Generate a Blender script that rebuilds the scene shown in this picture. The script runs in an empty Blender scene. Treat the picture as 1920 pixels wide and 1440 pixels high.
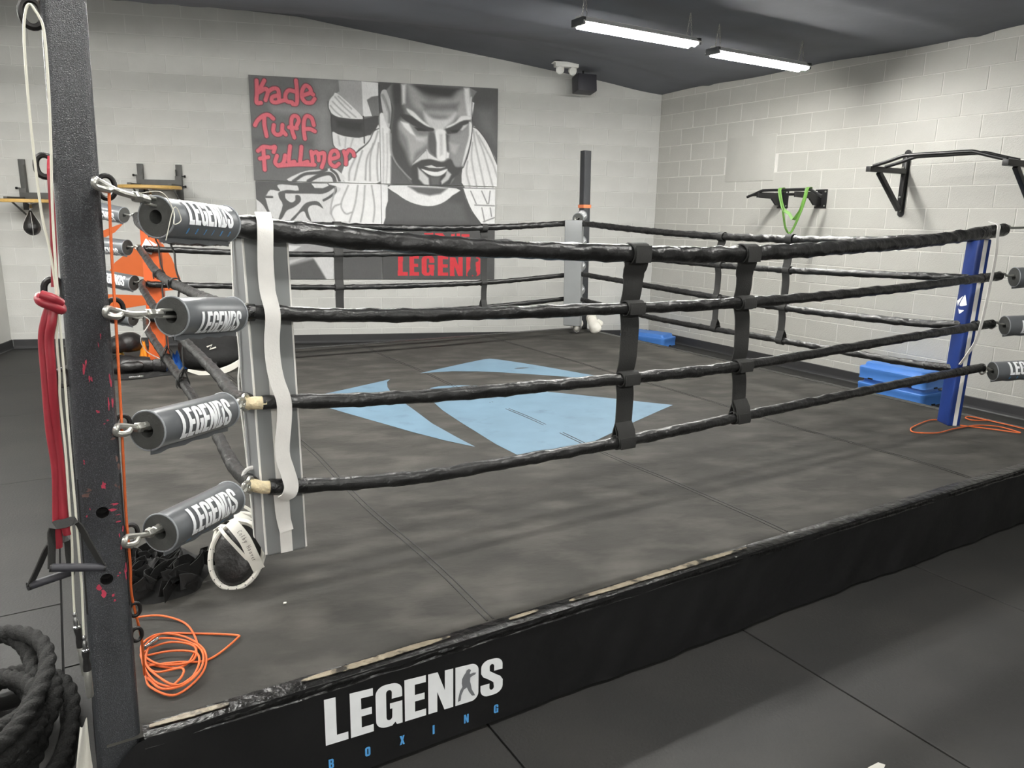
import bpy, bmesh, math, random
import numpy as np
from mathutils import Vector, Matrix, noise

random.seed(7)
SC = bpy.context.scene
COL = SC.collection

# ------------------------------------------------------------------ camera
CAM_POS = Vector((-4.253, -10.022, 1.674))
PITCH, ROLL, YAW = 0.2213, 0.018, -0.2208
cam_data = bpy.data.cameras.new('camera')
cam_data.sensor_width = 36.0
cam_data.lens = 36.0 * 1400.0 / 1920.0
cam_data.clip_start = 0.05
cam = bpy.data.objects.new('camera', cam_data)
COL.objects.link(cam)
cam.matrix_world = (Matrix.Translation(CAM_POS) @ Matrix.Rotation(YAW, 4, 'Z')
                    @ Matrix.Rotation(math.pi / 2 - PITCH, 4, 'X') @ Matrix.Rotation(ROLL, 4, 'Z'))
SC.camera = cam

# ------------------------------------------------------------------ world, exposure
world = bpy.data.worlds.new('world')
SC.world = world
world.use_nodes = True
bgn = world.node_tree.nodes['Background']
bgn.inputs[0].default_value = (0.9, 0.95, 1.0, 1)
bgn.inputs[1].default_value = 0.05
SC.view_settings.view_transform = 'Standard'
SC.view_settings.look = 'None'
SC.view_settings.gamma = 1.0
SC.view_settings.use_curve_mapping = False
SC.view_settings.exposure = 0.85
TUBE_STRENGTH = 110.0

# ------------------------------------------------------------------ frames of reference
# world: origin = inner corner of the two block walls, back wall on y=0, right wall leaves at 72 deg
WALL_ANG = 0.314
NR = Vector((math.cos(WALL_ANG), math.sin(WALL_ANG), 0))     # outward normal of the right wall
TR = Vector((math.sin(WALL_ANG), -math.cos(WALL_ANG), 0))    # along the right wall, away from the corner
# ring: a along the front edge, b towards the back, from the near left corner of the platform
RING_O = Vector((-4.88, -8.20, 0))
RING_ANG = 0.325
E1 = Vector((math.cos(RING_ANG), math.sin(RING_ANG), 0))
E2 = Vector((-math.sin(RING_ANG), math.cos(RING_ANG), 0))
DECK = 0.34
SIDE = 5.5
def W(a, b, z=0.0):
    return RING_O + E1 * a + E2 * b + Vector((0, 0, z))
def RW(s, d=0.0, z=0.0):
    """point s metres along the right wall from the corner, d metres out from its face"""
    return TR * s - NR * d + Vector((0, 0, z))

# ------------------------------------------------------------------ materials
def lin(c):
    c = c / 255.0
    return c / 12.92 if c <= 0.04045 else ((c + 0.055) / 1.055) ** 2.4
def rgb(r, g, b):
    return (lin(r), lin(g), lin(b), 1.0)
MATS = {}
def mat(name, col, rough=0.6, metal=0.0, var=0.0, vscale=6.0, bump=0.0, bscale=40.0, rnd=0.0, spec=0.5, col2=None, mixscale=3.0, mixlo=0.5, mixhi=0.6, stretch=None, coat=0.0):
    """procedural principled material: base colour, cloudy variation, second colour in noise patches, fine bump"""
    m = bpy.data.materials.new(name)
    m.use_nodes = True
    nt = m.node_tree; N = nt.nodes; L = nt.links
    b = N['Principled BSDF']
    b.inputs['Roughness'].default_value = rough
    b.inputs['Metallic'].default_value = metal
    b.inputs['Specular IOR Level'].default_value = spec
    if coat: b.inputs['Coat Weight'].default_value = coat
    b.inputs['Base Color'].default_value = col
    tc = N.new('ShaderNodeTexCoord')
    src = tc.outputs['Object']
    if stretch:
        mp = N.new('ShaderNodeMapping'); mp.inputs['Scale'].default_value = stretch
        if len(stretch) > 3: pass
        L.new(src, mp.inputs['Vector']); src = mp.outputs['Vector']
    cur = None
    if var > 0:
        n = N.new('ShaderNodeTexNoise'); n.inputs['Scale'].default_value = vscale; n.inputs['Detail'].default_value = 6.0
        L.new(src, n.inputs['Vector'])
        r = N.new('ShaderNodeMapRange'); r.inputs['From Min'].default_value = 0.3; r.inputs['From Max'].default_value = 0.7
        r.inputs['To Min'].default_value = 1 - var; r.inputs['To Max'].default_value = 1 + var
        L.new(n.outputs['Fac'], r.inputs['Value'])
        mx = N.new('ShaderNodeMix'); mx.data_type = 'RGBA'; mx.blend_type = 'MULTIPLY'
        mx.inputs[0].default_value = 1.0
        mx.inputs['A'].default_value = col
        L.new(r.outputs['Result'], mx.inputs['B'])
        cur = mx.outputs['Result']
    if col2 is not None:
        n2 = N.new('ShaderNodeTexNoise'); n2.inputs['Scale'].default_value = mixscale; n2.inputs['Detail'].default_value = 8.0
        L.new(src, n2.inputs['Vector'])
        r2 = N.new('ShaderNodeMapRange'); r2.inputs['From Min'].default_value = mixlo; r2.inputs['From Max'].default_value = mixhi
        L.new(n2.outputs['Fac'], r2.inputs['Value'])
        m2 = N.new('ShaderNodeMix'); m2.data_type = 'RGBA'
        L.new(r2.outputs['Result'], m2.inputs[0])
        if cur: L.new(cur, m2.inputs['A'])
        else: m2.inputs['A'].default_value = col
        m2.inputs['B'].default_value = col2
        cur = m2.outputs['Result']
    if rnd > 0:
        oi = N.new('ShaderNodeObjectInfo')
        r3 = N.new('ShaderNodeMapRange'); r3.inputs['To Min'].default_value = 1 - rnd; r3.inputs['To Max'].default_value = 1 + rnd
        L.new(oi.outputs['Random'], r3.inputs['Value'])
        m3 = N.new('ShaderNodeMix'); m3.data_type = 'RGBA'; m3.blend_type = 'MULTIPLY'; m3.inputs[0].default_value = 1.0
        if cur: L.new(cur, m3.inputs['A'])
        else: m3.inputs['A'].default_value = col
        L.new(r3.outputs['Result'], m3.inputs['B'])
        cur = m3.outputs['Result']
    if cur: L.new(cur, b.inputs['Base Color'])
    if bump > 0:
        n4 = N.new('ShaderNodeTexNoise'); n4.inputs['Scale'].default_value = bscale; n4.inputs['Detail'].default_value = 4.0
        L.new(src, n4.inputs['Vector'])
        bp = N.new('ShaderNodeBump'); bp.inputs['Strength'].default_value = bump; bp.inputs['Distance'].default_value = 0.01
        L.new(n4.outputs['Fac'], bp.inputs['Height'])
        L.new(bp.outputs['Normal'], b.inputs['Normal'])
    MATS[name] = m
    return m
def emit(name, col, s):
    m = bpy.data.materials.new(name); m.use_nodes = True
    nt = m.node_tree; nt.nodes.clear()
    e = nt.nodes.new('ShaderNodeEmission'); e.inputs[0].default_value = col; e.inputs[1].default_value = s
    o = nt.nodes.new('ShaderNodeOutputMaterial'); nt.links.new(e.outputs[0], o.inputs[0])
    MATS[name] = m
    return m

mat('block_back', rgb(200, 200, 196), 0.55, var=0.06, vscale=3.0, bump=0.25, bscale=160, rnd=0.035)
mat('block_right', rgb(190, 189, 183), 0.4, var=0.035, vscale=4.0, bump=0.35, bscale=130, rnd=0.02, spec=0.5)
mat('mortar_back', rgb(214, 214, 210), 0.7, var=0.05, vscale=8)
mat('mortar_right', rgb(218, 216, 211), 0.6, var=0.04, vscale=8)
mat('plain_wall', rgb(200, 200, 196), 0.6, var=0.04, vscale=2)
mat('ceiling_fabric', rgb(112, 114, 121), 0.85, var=0.12, vscale=1.2, bump=0.2, bscale=8)
mat('baseboard', rgb(52, 52, 53), 0.55, var=0.1, vscale=5)
mat('rubber', rgb(35, 35, 34), 0.62, var=0.16, vscale=1.7, bump=0.15, bscale=90, col2=rgb(44, 43, 41), mixscale=2.2, mixlo=.45, mixhi=.75, rnd=0.05)
mat('rubber_gap', rgb(20, 20, 20), 0.9)
mat('canvas', rgb(55, 54, 51), 0.8, spec=0.25, var=0.22, vscale=3.4, bump=0.25, bscale=22, col2=rgb(75, 73, 69), mixscale=3.6, mixlo=.46, mixhi=.72, stretch=(1.0, 1.9, 1.0))
mat('canvas_seam', rgb(36, 35, 34), 0.7)
mat('canvas_blue', rgb(98, 124, 142), 0.6, var=0.08, vscale=5, col2=rgb(84, 106, 124), mixscale=7, mixlo=.58, mixhi=.8)
mat('skirt', rgb(23, 23, 24), 0.42, var=0.15, vscale=4, bump=0.25, bscale=14)
mat('edge_vinyl', rgb(15, 15, 15), 0.3, var=0.2, vscale=20, bump=1.0, bscale=26)
mat('edge_worn', rgb(150, 140, 122), 0.4, var=0.25, vscale=25, bump=0.5, bscale=60, col2=rgb(56, 53, 48), mixscale=14, mixlo=.55, mixhi=.62)
mat('print_white', rgb(246, 248, 250), 0.5, var=0.03, vscale=20)
mat('print_blue', rgb(92, 168, 232), 0.5, var=0.03, vscale=20)
mat('print_grey', rgb(120, 122, 126), 0.5, var=0.03, vscale=20)
mat('post_paint', rgb(42, 44, 48), 0.28, var=0.25, vscale=5, bump=0.45, bscale=420, col2=rgb(92, 95, 98), mixscale=420, mixlo=.5, mixhi=.8)  # pale speckle in the colour stands in for glints on the grit
mat('post_chip', rgb(176, 52, 76), 0.6, var=0.3, vscale=30)
mat('post_rust', rgb(96, 72, 66), 0.6, var=0.3, vscale=40)
mat('steel_black', rgb(30, 30, 31), 0.38, var=0.15, vscale=15, spec=0.5)
mat('steel_black_ring', rgb(36, 34, 34), 0.42, metal=0.3, var=0.3, vscale=40, col2=rgb(90, 62, 46), mixscale=30, mixlo=.66, mixhi=.75)
mat('hole_shade', rgb(12, 11, 11), 0.8, var=0.1)  # near-black colour in place of the shade inside holes and notches
mat('rope_sleeve', rgb(30, 30, 30), 0.34, var=0.25, vscale=14, bump=0.5, bscale=38)
mat('rope_tape', rgb(22, 22, 22), 0.25, var=0.2, vscale=30, bump=0.6, bscale=60)
mat('rope_fibre', rgb(222, 206, 170), 0.8, var=0.15, vscale=60, bump=0.6, bscale=90)
mat('webbing', rgb(40, 40, 39), 0.75, var=0.08, vscale=20, bump=0.2, bscale=200)
mat('pad_grey', rgb(128, 130, 131), 0.42, var=0.05, vscale=5, bump=0.08, bscale=12)
mat('pad_blue', rgb(22, 52, 122), 0.42, var=0.06, vscale=5, bump=0.08, bscale=12)
mat('pad_orange', rgb(196, 88, 40), 0.45, var=0.05, vscale=5, bump=0.08, bscale=12)
mat('pad_print_dark', rgb(40, 42, 46), 0.5, var=0.05)
mat('strap_white', rgb(226, 224, 220), 0.6, var=0.05, vscale=15, bump=0.1, bscale=160)
mat('roller_vinyl', rgb(96, 99, 102), 0.32, var=0.05, vscale=8, bump=0.06, bscale=20)
mat('roller_foam', rgb(72, 73, 71), 0.9, var=0.1, vscale=60, bump=0.2, bscale=200)
mat('roller_piping', rgb(140, 144, 148), 0.5, var=0.05)
mat('zinc', rgb(188, 188, 182), 0.32, metal=0.85, var=0.15, vscale=30, bump=0.2, bscale=90)
mat('wall_orange', rgb(226, 108, 44), 0.55, var=0.04, vscale=5)
mat('wood_board', rgb(206, 168, 96), 0.45, var=0.12, vscale=8, stretch=(1, 8, 8))
mat('bracket_grey', rgb(78, 78, 76), 0.5, var=0.1, vscale=12)
mat('leather_black', rgb(34, 33, 33), 0.36, var=0.2, vscale=12, bump=0.3, bscale=60)
mat('cloth_black', rgb(17, 17, 17), 0.85, var=0.25, vscale=12, bump=0.3, bscale=60)
mat('plastic_white', rgb(226, 226, 222), 0.4, var=0.03)
mat('plastic_dark', rgb(52, 52, 58), 0.5, var=0.08)
mat('reflector_white', rgb(225, 225, 222), 0.5, var=0.03)
mat('tube_housing', rgb(70, 72, 74), 0.4, var=0.1)
mat('step_blue', rgb(78, 134, 214), 0.45, var=0.05, vscale=8, bump=0.06, bscale=60)
mat('band_green', rgb(90, 134, 56), 0.5, var=0.08, vscale=15)
mat('glove_white', rgb(232, 229, 220), 0.4, var=0.04, vscale=10, bump=0.1, bscale=30)
mat('red_rubber', rgb(146, 40, 52), 0.38, var=0.1, vscale=20)
mat('cable_white', rgb(222, 220, 206), 0.45, var=0.05)
mat('cord_orange', rgb(226, 108, 52), 0.55, var=0.06, vscale=60, bump=0.3, bscale=400)
mat('battle_rope', rgb(25, 25, 24), 0.85, var=0.3, vscale=40, bump=0.6, bscale=150)
mat('cloth_white', rgb(214, 212, 204), 0.75, var=0.06, vscale=12, bump=0.2, bscale=30)
mat('cloth_orange', rgb(232, 142, 28), 0.75, var=0.1, vscale=12, bump=0.2, bscale=30)
mat('cloth_lightblue', rgb(128, 186, 214), 0.7, var=0.08, vscale=12)
mat('cloth_blue', rgb(42, 110, 200), 0.7, var=0.1, vscale=12, bump=0.2, bscale=30)
mat('yellow_rubber', rgb(236, 186, 48), 0.5, var=0.06)
mat('chrome', rgb(200, 200, 202), 0.18, metal=1.0, var=0.05)
mat('ink', rgb(70, 62, 58), 0.7, var=0.1)
mat('tape_orange', rgb(226, 128, 84), 0.5, var=0.08)
emit('tube_glow', (1.0, 0.985, 0.94, 1), TUBE_STRENGTH)
emit('tube_glow_dim', (1.0, 0.985, 0.94, 1), TUBE_STRENGTH * .5)
emit('tube_glow_mid', (1.0, 0.985, 0.94, 1), TUBE_STRENGTH * .85)
# ------------------------------------------------------------------ mesh helpers
def basis(d, up=Vector((0, 0, 1))):
    d = d.normalized()
    if abs(d.dot(up)) > 0.97: up = Vector((1, 0, 0))
    x = up.cross(d).normalized()
    y = d.cross(x)
    return x, y
def smooth_path(pts, n=8, closed=False):
    pts = [Vector(p) for p in pts]
    out = []
    m = len(pts)
    rng = m if closed else m - 1
    for i in range(rng):
        if closed:
            p0, p1, p2, p3 = pts[(i - 1) % m], pts[i], pts[(i + 1) % m], pts[(i + 2) % m]
        else:
            p1, p2 = pts[i], pts[i + 1]
            p0 = pts[i - 1] if i > 0 else p1 * 2 - p2
            p3 = pts[i + 2] if i + 2 < m else p2 * 2 - p1
        for k in range(n):
            t = k / n
            out.append(0.5 * ((2 * p1) + (p2 - p0) * t + (2 * p0 - 5 * p1 + 4 * p2 - p3) * t * t + (3 * p1 - p0 - 3 * p2 + p3) * t ** 3))
    if not closed: out.append(pts[-1])
    return out
class MB:
    """collects geometry for ONE mesh object"""
    def __init__(s): s.v = []; s.f = []; s.mi = []; s.cur = 0
    def add(s, vs, fs):
        o = len(s.v); s.v.extend([tuple(v) for v in vs]); s.f.extend([tuple(i + o for i in f) for f in fs]); s.mi.extend([s.cur] * len(fs)); return s
    def box(s, c, size, rot=None, bev=0.0):
        """box of size (x,y,z) about c; rot = 3 axis vectors; bev chamfers all edges"""
        hx, hy, hz = size[0] / 2, size[1] / 2, size[2] / 2
        ax = rot or (Vector((1, 0, 0)), Vector((0, 1, 0)), Vector((0, 0, 1)))
        c = Vector(c)
        bev = min(bev, hx * .9, hy * .9, hz * .9)
        if bev <= 0:
            vs = [(x, y, z) for x in (-hx, hx) for y in (-hy, hy) for z in (-hz, hz)]
            fs = [(0, 1, 3, 2), (4, 6, 7, 5), (0, 4, 5, 1), (2, 3, 7, 6), (0, 2, 6, 4), (1, 5, 7, 3)]
        else:
            bm = bmesh.new(); bmesh.ops.create_cube(bm, size=1.0)
            for v in bm.verts: v.co = Vector((v.co.x * hx * 2, v.co.y * hy * 2, v.co.z * hz * 2))
            bmesh.ops.bevel(bm, geom=bm.edges[:], offset=bev, segments=2, affect='EDGES', profile=0.6)
            bm.verts.index_update()
            vs = [tuple(v.co) for v in bm.verts]; fs = [tuple(v.index for v in f.verts) for f in bm.faces]; bm.free()
        return s.add([c + ax[0] * x + ax[1] * y + ax[2] * z for x, y, z in vs], fs)
    def tube(s, path, r, n=10, closed=False, caps=True, mod=None, flat=None):
        """sweep a circle along path; r number or list; mod(i, theta) scales the radius; flat=(w,h) sweeps an ellipse"""
        path = [Vector(p) for p in path]; m = len(path)
        vs = []; prevx = None
        for i, p in enumerate(path):
            if closed: d = path[(i + 1) % m] - path[(i - 1) % m]
            else: d = path[min(i + 1, m - 1)] - path[max(i - 1, 0)]
            if d.length < 1e-9: d = Vector((0, 0, 1))
            d.normalize()
            if prevx is None: x, y = basis(d)
            else:
                x = prevx - d * prevx.dot(d)
                if x.length < 1e-6: x, _ = basis(d)
                x.normalize(); y = d.cross(x)
            prevx = x
            rr = r[i] if isinstance(r, (list, tuple)) else r
            for k in range(n):
                th = 2 * math.pi * k / n
                q = rr * (mod(i, th) if mod else 1.0)
                vs.append(p + x * math.cos(th) * q + y * math.sin(th) * q)
        fs = []
        for i in range(m if closed else m - 1):
            j = (i + 1) % m
            for k in range(n):
                l = (k + 1) % n
                fs.append((i * n + k, i * n + l, j * n + l, j * n + k))
        if caps and not closed:
            fs.append(tuple(range(n - 1, -1, -1))); fs.append(tuple((m - 1) * n + k for k in range(n)))
        return s.add(vs, fs)
    def ribbon(s, path, side, w, t):
        """flat strap: path points, side vector (or list), width w (or list), thickness t"""
        path = [Vector(p) for p in path]; m = len(path); vs = []
        for i, p in enumerate(path):
            d = (path[min(i + 1, m - 1)] - path[max(i - 1, 0)]).normalized()
            sd = Vector(side[i] if isinstance(side, list) else side)
            sd = (sd - d * sd.dot(d)).normalized()
            nn = d.cross(sd)
            ww = (w[i] if isinstance(w, (list, tuple)) else w) / 2
            vs += [p - sd * ww - nn * t / 2, p + sd * ww - nn * t / 2, p + sd * ww + nn * t / 2, p - sd * ww + nn * t / 2]
        fs = []
        for i in range(m - 1):
            for k in range(4):
                l = (k + 1) % 4
                fs.append((i * 4 + k, i * 4 + l, i * 4 + 4 + l, i * 4 + 4 + k))
        fs += [(3, 2, 1, 0), tuple((m - 1) * 4 + k for k in range(4))]
        return s.add(vs, fs)
    def lathe(s, prof, o, axis, n=20):
        """profile [(r, h)] about axis from o"""
        axis = Vector(axis).normalized(); x, y = basis(axis); o = Vector(o); vs = []; fs = []
        m = len(prof)
        for r, h in prof:
            for k in range(n):
                th = 2 * math.pi * k / n
                vs.append(o + axis * h + (x * math.cos(th) + y * math.sin(th)) * max(r, 1e-5))
        for i in range(m - 1):
            for k in range(n):
                l = (k + 1) % n
                fs.append((i * n + k, i * n + l, (i + 1) * n + l, (i + 1) * n + k))
        fs.append(tuple(range(n - 1, -1, -1))); fs.append(tuple((m - 1) * n + k for k in range(n)))
        return s.add(vs, fs)
    def prism(s, loop, o, ax, ay, an, t):
        """extrude a simple 2D loop by t along an"""
        o = Vector(o); n = len(loop)
        vs = [o + ax * x + ay * y for x, y in loop] + [o + ax * x + ay * y + an * t for x, y in loop]
        fs = [tuple(range(n - 1, -1, -1)), tuple(range(n, 2 * n))]
        fs += [(i, (i + 1) % n, n + (i + 1) % n, n + i) for i in range(n)]
        return s.add(vs, fs)
    def grid(s, nu, nv, fn):
        vs = [fn(i / nu, j / nv) for j in range(nv + 1) for i in range(nu + 1)]
        fs = [(j * (nu + 1) + i, j * (nu + 1) + i + 1, (j + 1) * (nu + 1) + i + 1, (j + 1) * (nu + 1) + i) for j in range(nv) for i in range(nu)]
        return s.add(vs, fs)
    def mesh(s, name, mats, smooth=True, ang=40):
        me = bpy.data.meshes.new(name)
        me.from_pydata(s.v, [], s.f)
        bm = bmesh.new(); bm.from_mesh(me); bmesh.ops.recalc_face_normals(bm, faces=bm.faces[:])
        if smooth:
            ca = math.radians(ang)
            for f in bm.faces: f.smooth = True
            for e in bm.edges:
                e.smooth = len(e.link_faces) == 2 and e.calc_face_angle(0) < ca
        bm.to_mesh(me); bm.free()
        for m in (mats if isinstance(mats, (list, tuple)) else [mats]): me.materials.append(MATS[m])
        if any(s.mi): me.polygons.foreach_set('material_index', s.mi)
        me.update()
        return me
    def build(s, name, mats, parent=None, smooth=True, ang=40):
        return link(name, s.mesh(name, mats, smooth, ang), parent)
def link(name, me, parent=None):
    o = bpy.data.objects.new(name, me); COL.objects.link(o)
    if parent is not None: attach(o, parent)
    return o
def attach(o, parent):
    """parent o (built in world coordinates) without moving it"""
    o.parent = parent
    o.matrix_parent_inverse = world_of(parent).inverted()
def world_of(o):
    m = o.matrix_basis.copy()
    if o.parent is not None: m = world_of(o.parent) @ o.matrix_parent_inverse @ m
    return m
def thing(name, label, cat, loc=(0, 0, 0), group=None):
    o = bpy.data.objects.new(name, None); COL.objects.link(o)
    o.location = loc; o.empty_display_size = 0.1
    return tag(o, label, cat, group)
def tag(o, label=None, cat=None, group=None, kind=None):
    if label: o['label'] = label
    if cat: o['category'] = cat
    if group: o['group'] = group
    if kind: o['kind'] = kind
    return o
def copy_tree(o, parent=None):
    c = o.copy(); COL.objects.link(c)
    if parent is not None:
        c.parent = parent; c.matrix_parent_inverse = o.matrix_parent_inverse.copy()
    for ch in list(o.children): copy_tree(ch, c)
    return c
def bake(o):
    """apply the modifiers of o into a fresh mesh"""
    dg = bpy.context.evaluated_depsgraph_get(); dg.update()
    me = bpy.data.meshes.new_from_object(o.evaluated_get(dg))
    old = o.data; o.modifiers.clear(); o.data = me
    return o
def ellipsoid(mb, c, r, rot=None, nu=14, nv=9):
    ax = rot or (Vector((1, 0, 0)), Vector((0, 1, 0)), Vector((0, 0, 1))); c = Vector(c); vs = []; fs = []
    for j in range(1, nv):
        ph = math.pi * j / nv
        for i in range(nu):
            th = 2 * math.pi * i / nu
            vs.append(c + ax[0] * (r[0] * math.sin(ph) * math.cos(th)) + ax[1] * (r[1] * math.sin(ph) * math.sin(th)) + ax[2] * (r[2] * math.cos(ph)))
    n = len(vs); vs += [c + ax[2] * r[2], c - ax[2] * r[2]]
    for j in range(nv - 2):
        for i in range(nu):
            k = (i + 1) % nu
            fs.append((j * nu + i, j * nu + k, (j + 1) * nu + k, (j + 1) * nu + i))
    for i in range(nu):
        k = (i + 1) % nu
        fs.append((n, k, i)); fs.append((n + 1, (nv - 2) * nu + i, (nv - 2) * nu + k))
    mb.add(vs, fs)
def blob(name, parts, material, parent=None, voxel=0.008, smooth_it=6):
    """one continuous skin around overlapping ellipsoids: parts = [(centre, radii, axes)]"""
    mb = MB()
    for p in parts: ellipsoid(mb, p[0], p[1], p[2] if len(p) > 2 else None)
    o = mb.build(name, material, None)
    r = o.modifiers.new('r', 'REMESH'); r.mode = 'VOXEL'; r.voxel_size = voxel
    s = o.modifiers.new('s', 'SMOOTH'); s.factor = 0.6; s.iterations = smooth_it
    bake(o)
    for p in o.data.polygons: p.use_smooth = True
    if not o.data.materials: o.data.materials.append(MATS[material])
    if parent is not None: attach(o, parent)
    return o

# ------------------------------------------------------------------ lettering: heavy condensed capitals as outlines
def arc(cx, cy, rx, ry, a0, a1, n=6):
    return [(cx + rx * math.cos(math.radians(a0 + (a1 - a0) * i / n)), cy + ry * math.sin(math.radians(a0 + (a1 - a0) * i / n))) for i in range(n + 1)]
GLY = {
 'L': (.44, [[(0, 0), (.44, 0), (.44, .17), (.22, .17), (.22, 1), (0, 1)]]),
 'E': (.46, [[(0, 0), (.46, 0), (.46, .17), (.22, .17), (.22, .42), (.43, .42), (.43, .58), (.22, .58), (.22, .83), (.46, .83), (.46, 1), (0, 1)]]),
 'N': (.56, [[(0, 0), (.2, 0), (.2, .5), (.36, 0), (.56, 0), (.56, 1), (.37, 1), (.37, .5), (.21, 1), (0, 1)]]),
 'D': (.54, [[(0, 0), (.3, 0)] + arc(.36, .2, .18, .2, -80, 0) + arc(.36, .8, .18, .2, 0, 80) + [(.3, 1), (0, 1)]]),
 'G': (.55, [[(.33, .64), (.55, .64)] + arc(.34, .8, .21, .2, 0, 90) + arc(.21, .8, .21, .2, 90, 180) + arc(.21, .2, .21, .2, 180, 270) + [(.33, 0), (.4, .07), (.43, 0), (.55, 0), (.55, .54), (.29, .54), (.29, .41), (.34, .41)] + arc(.275, .22, .06, .07, 0, -180) + arc(.275, .79, .06, .07, 180, 0)]),
 'S': (.54, [[(.53, .66)] + arc(.33, .8, .2, .2, 0, 90) + arc(.21, .8, .2, .2, 90, 180) + [(.01, .66), (.06, .56), (.2, .45), (.31, .35)] + arc(.27, .22, .055, .07, 10, -180) + [(.215, .34), (0, .34)] + arc(.2, .2, .2, .2, 180, 270) + arc(.33, .2, .21, .2, 270, 360) + [(.54, .36), (.48, .47), (.34, .58), (.22, .68)] + arc(.27, .79, .055, .07, 180, 0) + [(.325, .66)]]),
 'B': (.5, [[(0, 0), (.3, 0)] + arc(.32, .18, .18, .18, -90, 0) + [(.5, .4), (.43, .5), (.49, .58)] + arc(.31, .82, .18, .18, 0, 90) + [(0, 1)], [(.2, .15), (.3, .18), (.3, .4), (.2, .44)], [(.2, .59), (.29, .62), (.29, .82), (.2, .85)]]),
 'O': (.54, [arc(.33, .8, .21, .2, 0, 90) + arc(.21, .8, .21, .2, 90, 180) + arc(.21, .2, .21, .2, 180, 270) + arc(.33, .2, .21, .2, 270, 360), [(.21, .2), (.33, .2), (.33, .8), (.21, .8)]]),
 'X': (.54, [[(0, 0), (.2, 0), (.27, .25), (.34, 0), (.54, 0), (.38, .5), (.53, 1), (.33, 1), (.27, .77), (.21, 1), (.01, 1), (.16, .5)]]),
 'I': (.22, [[(0, 0), (.22, 0), (.22, 1), (0, 1)]]),
 'A': (.56, [[(0, 0), (.2, 0), (.22, .2), (.34, .2), (.36, 0), (.56, 0), (.42, 1), (.14, 1)], [(.24, .35), (.32, .35), (.28, .75)]]),
 'T': (.5, [[(.14, 0), (.36, 0), (.36, .82), (.5, .82), (.5, 1), (0, 1), (0, .82), (.14, .82)]]),
 'R': (.54, [[(0, 0), (.21, 0), (.21, .42), (.32, .42), (.34, 0), (.54, 0), (.52, .45), (.46, .52), (.54, .6), (.54, .85), (.42, 1), (0, 1)], [(.21, .58), (.33, .6), (.33, .82), (.21, .84)]]),
 'U': (.54, [[(0, 1), (0, .15), (.12, 0), (.42, 0), (.54, .15), (.54, 1), (.33, 1), (.33, .2), (.21, .2), (.21, 1)]]),
}
def fill_loops(loops, bands=None):
    """triangulated flat fill of outlines (holes allowed) -> verts2d, faces; bands = y values to cut along"""
    cu = bpy.data.curves.new('t', 'CURVE'); cu.dimensions = '2D'; cu.fill_mode = 'BOTH'
    for lp in loops:
        sp = cu.splines.new('POLY'); sp.points.add(len(lp) - 1); sp.use_cyclic_u = True
        for p, q in zip(sp.points, lp): p.co = (q[0], q[1], 0, 1)
    ob = bpy.data.objects.new('t', cu)
    me = ob.to_mesh()
    bm = bmesh.new(); bm.from_mesh(me); ob.to_mesh_clear()
    bmesh.ops.remove_doubles(bm, verts=bm.verts[:], dist=1e-6)
    for y in (bands or []):
        bmesh.ops.bisect_plane(bm, geom=bm.verts[:] + bm.edges[:] + bm.faces[:], plane_co=(0, y, 0), plane_no=(0, 1, 0))
    bm.verts.index_update()
    vs = [(v.co.x, v.co.y) for v in bm.verts]; fs = [tuple(v.index for v in f.verts) for f in bm.faces]
    bm.free(); bpy.data.objects.remove(ob); bpy.data.curves.remove(cu)
    return vs, fs
def word(txt, gap=.05):
    """list of loops of a word, total width"""
    x = 0; out = []
    for ch in txt:
        wd, lps = GLY[ch]
        out.append([[(p[0] + x, p[1]) for p in lp] for lp in lps]); x += wd + gap
    return out, x - gap
def boxer_loop():
    """standing boxer silhouette in a unit-high cell, about 0.45 wide"""
    return [(.02, 0), (.1, .03), (.12, .2), (.19, .36), (.28, .4), (.34, .24), (.43, .08), (.52, .06), (.5, .12), (.42, .3), (.4, .44), (.37, .58), (.38, .7), (.44, .74), (.52, .76), (.55, .82), (.47, .84), (.37, .82), (.36, .86), (.4, .94), (.34, 1), (.27, .97), (.25, .9), (.2, .84), (.14, .72), (.13, .58), (.15, .46), (.08, .34), (.04, .16)]
_WORDS = {}
def logo_flat():
    """LEGENDS / figure / BOXING fills in a cell: LEGENDS spans x 0..1, y 0..hL ; cached"""
    if _WORDS: return _WORDS
    ls, wd = word('LEGENDS'); k = 1 / wd
    W_ = []
    for lps in ls: W_.append(fill_loops([[(p[0] * k, p[1] * k) for p in lp] for lp in lps], [k * i / 8 for i in range(1, 8)]))
    x0 = sum(GLY[c][0] + .05 for c in 'LEGEN') * k
    fig = fill_loops([[(x0 + (.04 + p[0] * .8) * k, (.09 + p[1] * .8) * k) for p in boxer_loop()]], [k * i / 8 for i in range(1, 8)])
    B_ = []
    hb = .2 * k
    for i, ch in enumerate('BOXING'):
        bx = .01 + i * .187
        B_.append(fill_loops([[(bx + p[0] * hb, -.075 * 1 - .0 + p[1] * hb - .02) for p in lp] for lp in GLY[ch][1]], []))
    _WORDS.update(W=W_, F=fig, B=B_, h=k)
    return _WORDS
def lay(fills, fn):
    mb = MB()
    for vs, fs in fills: mb.add([fn(x, y) for x, y in vs], fs)
    return mb
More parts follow.
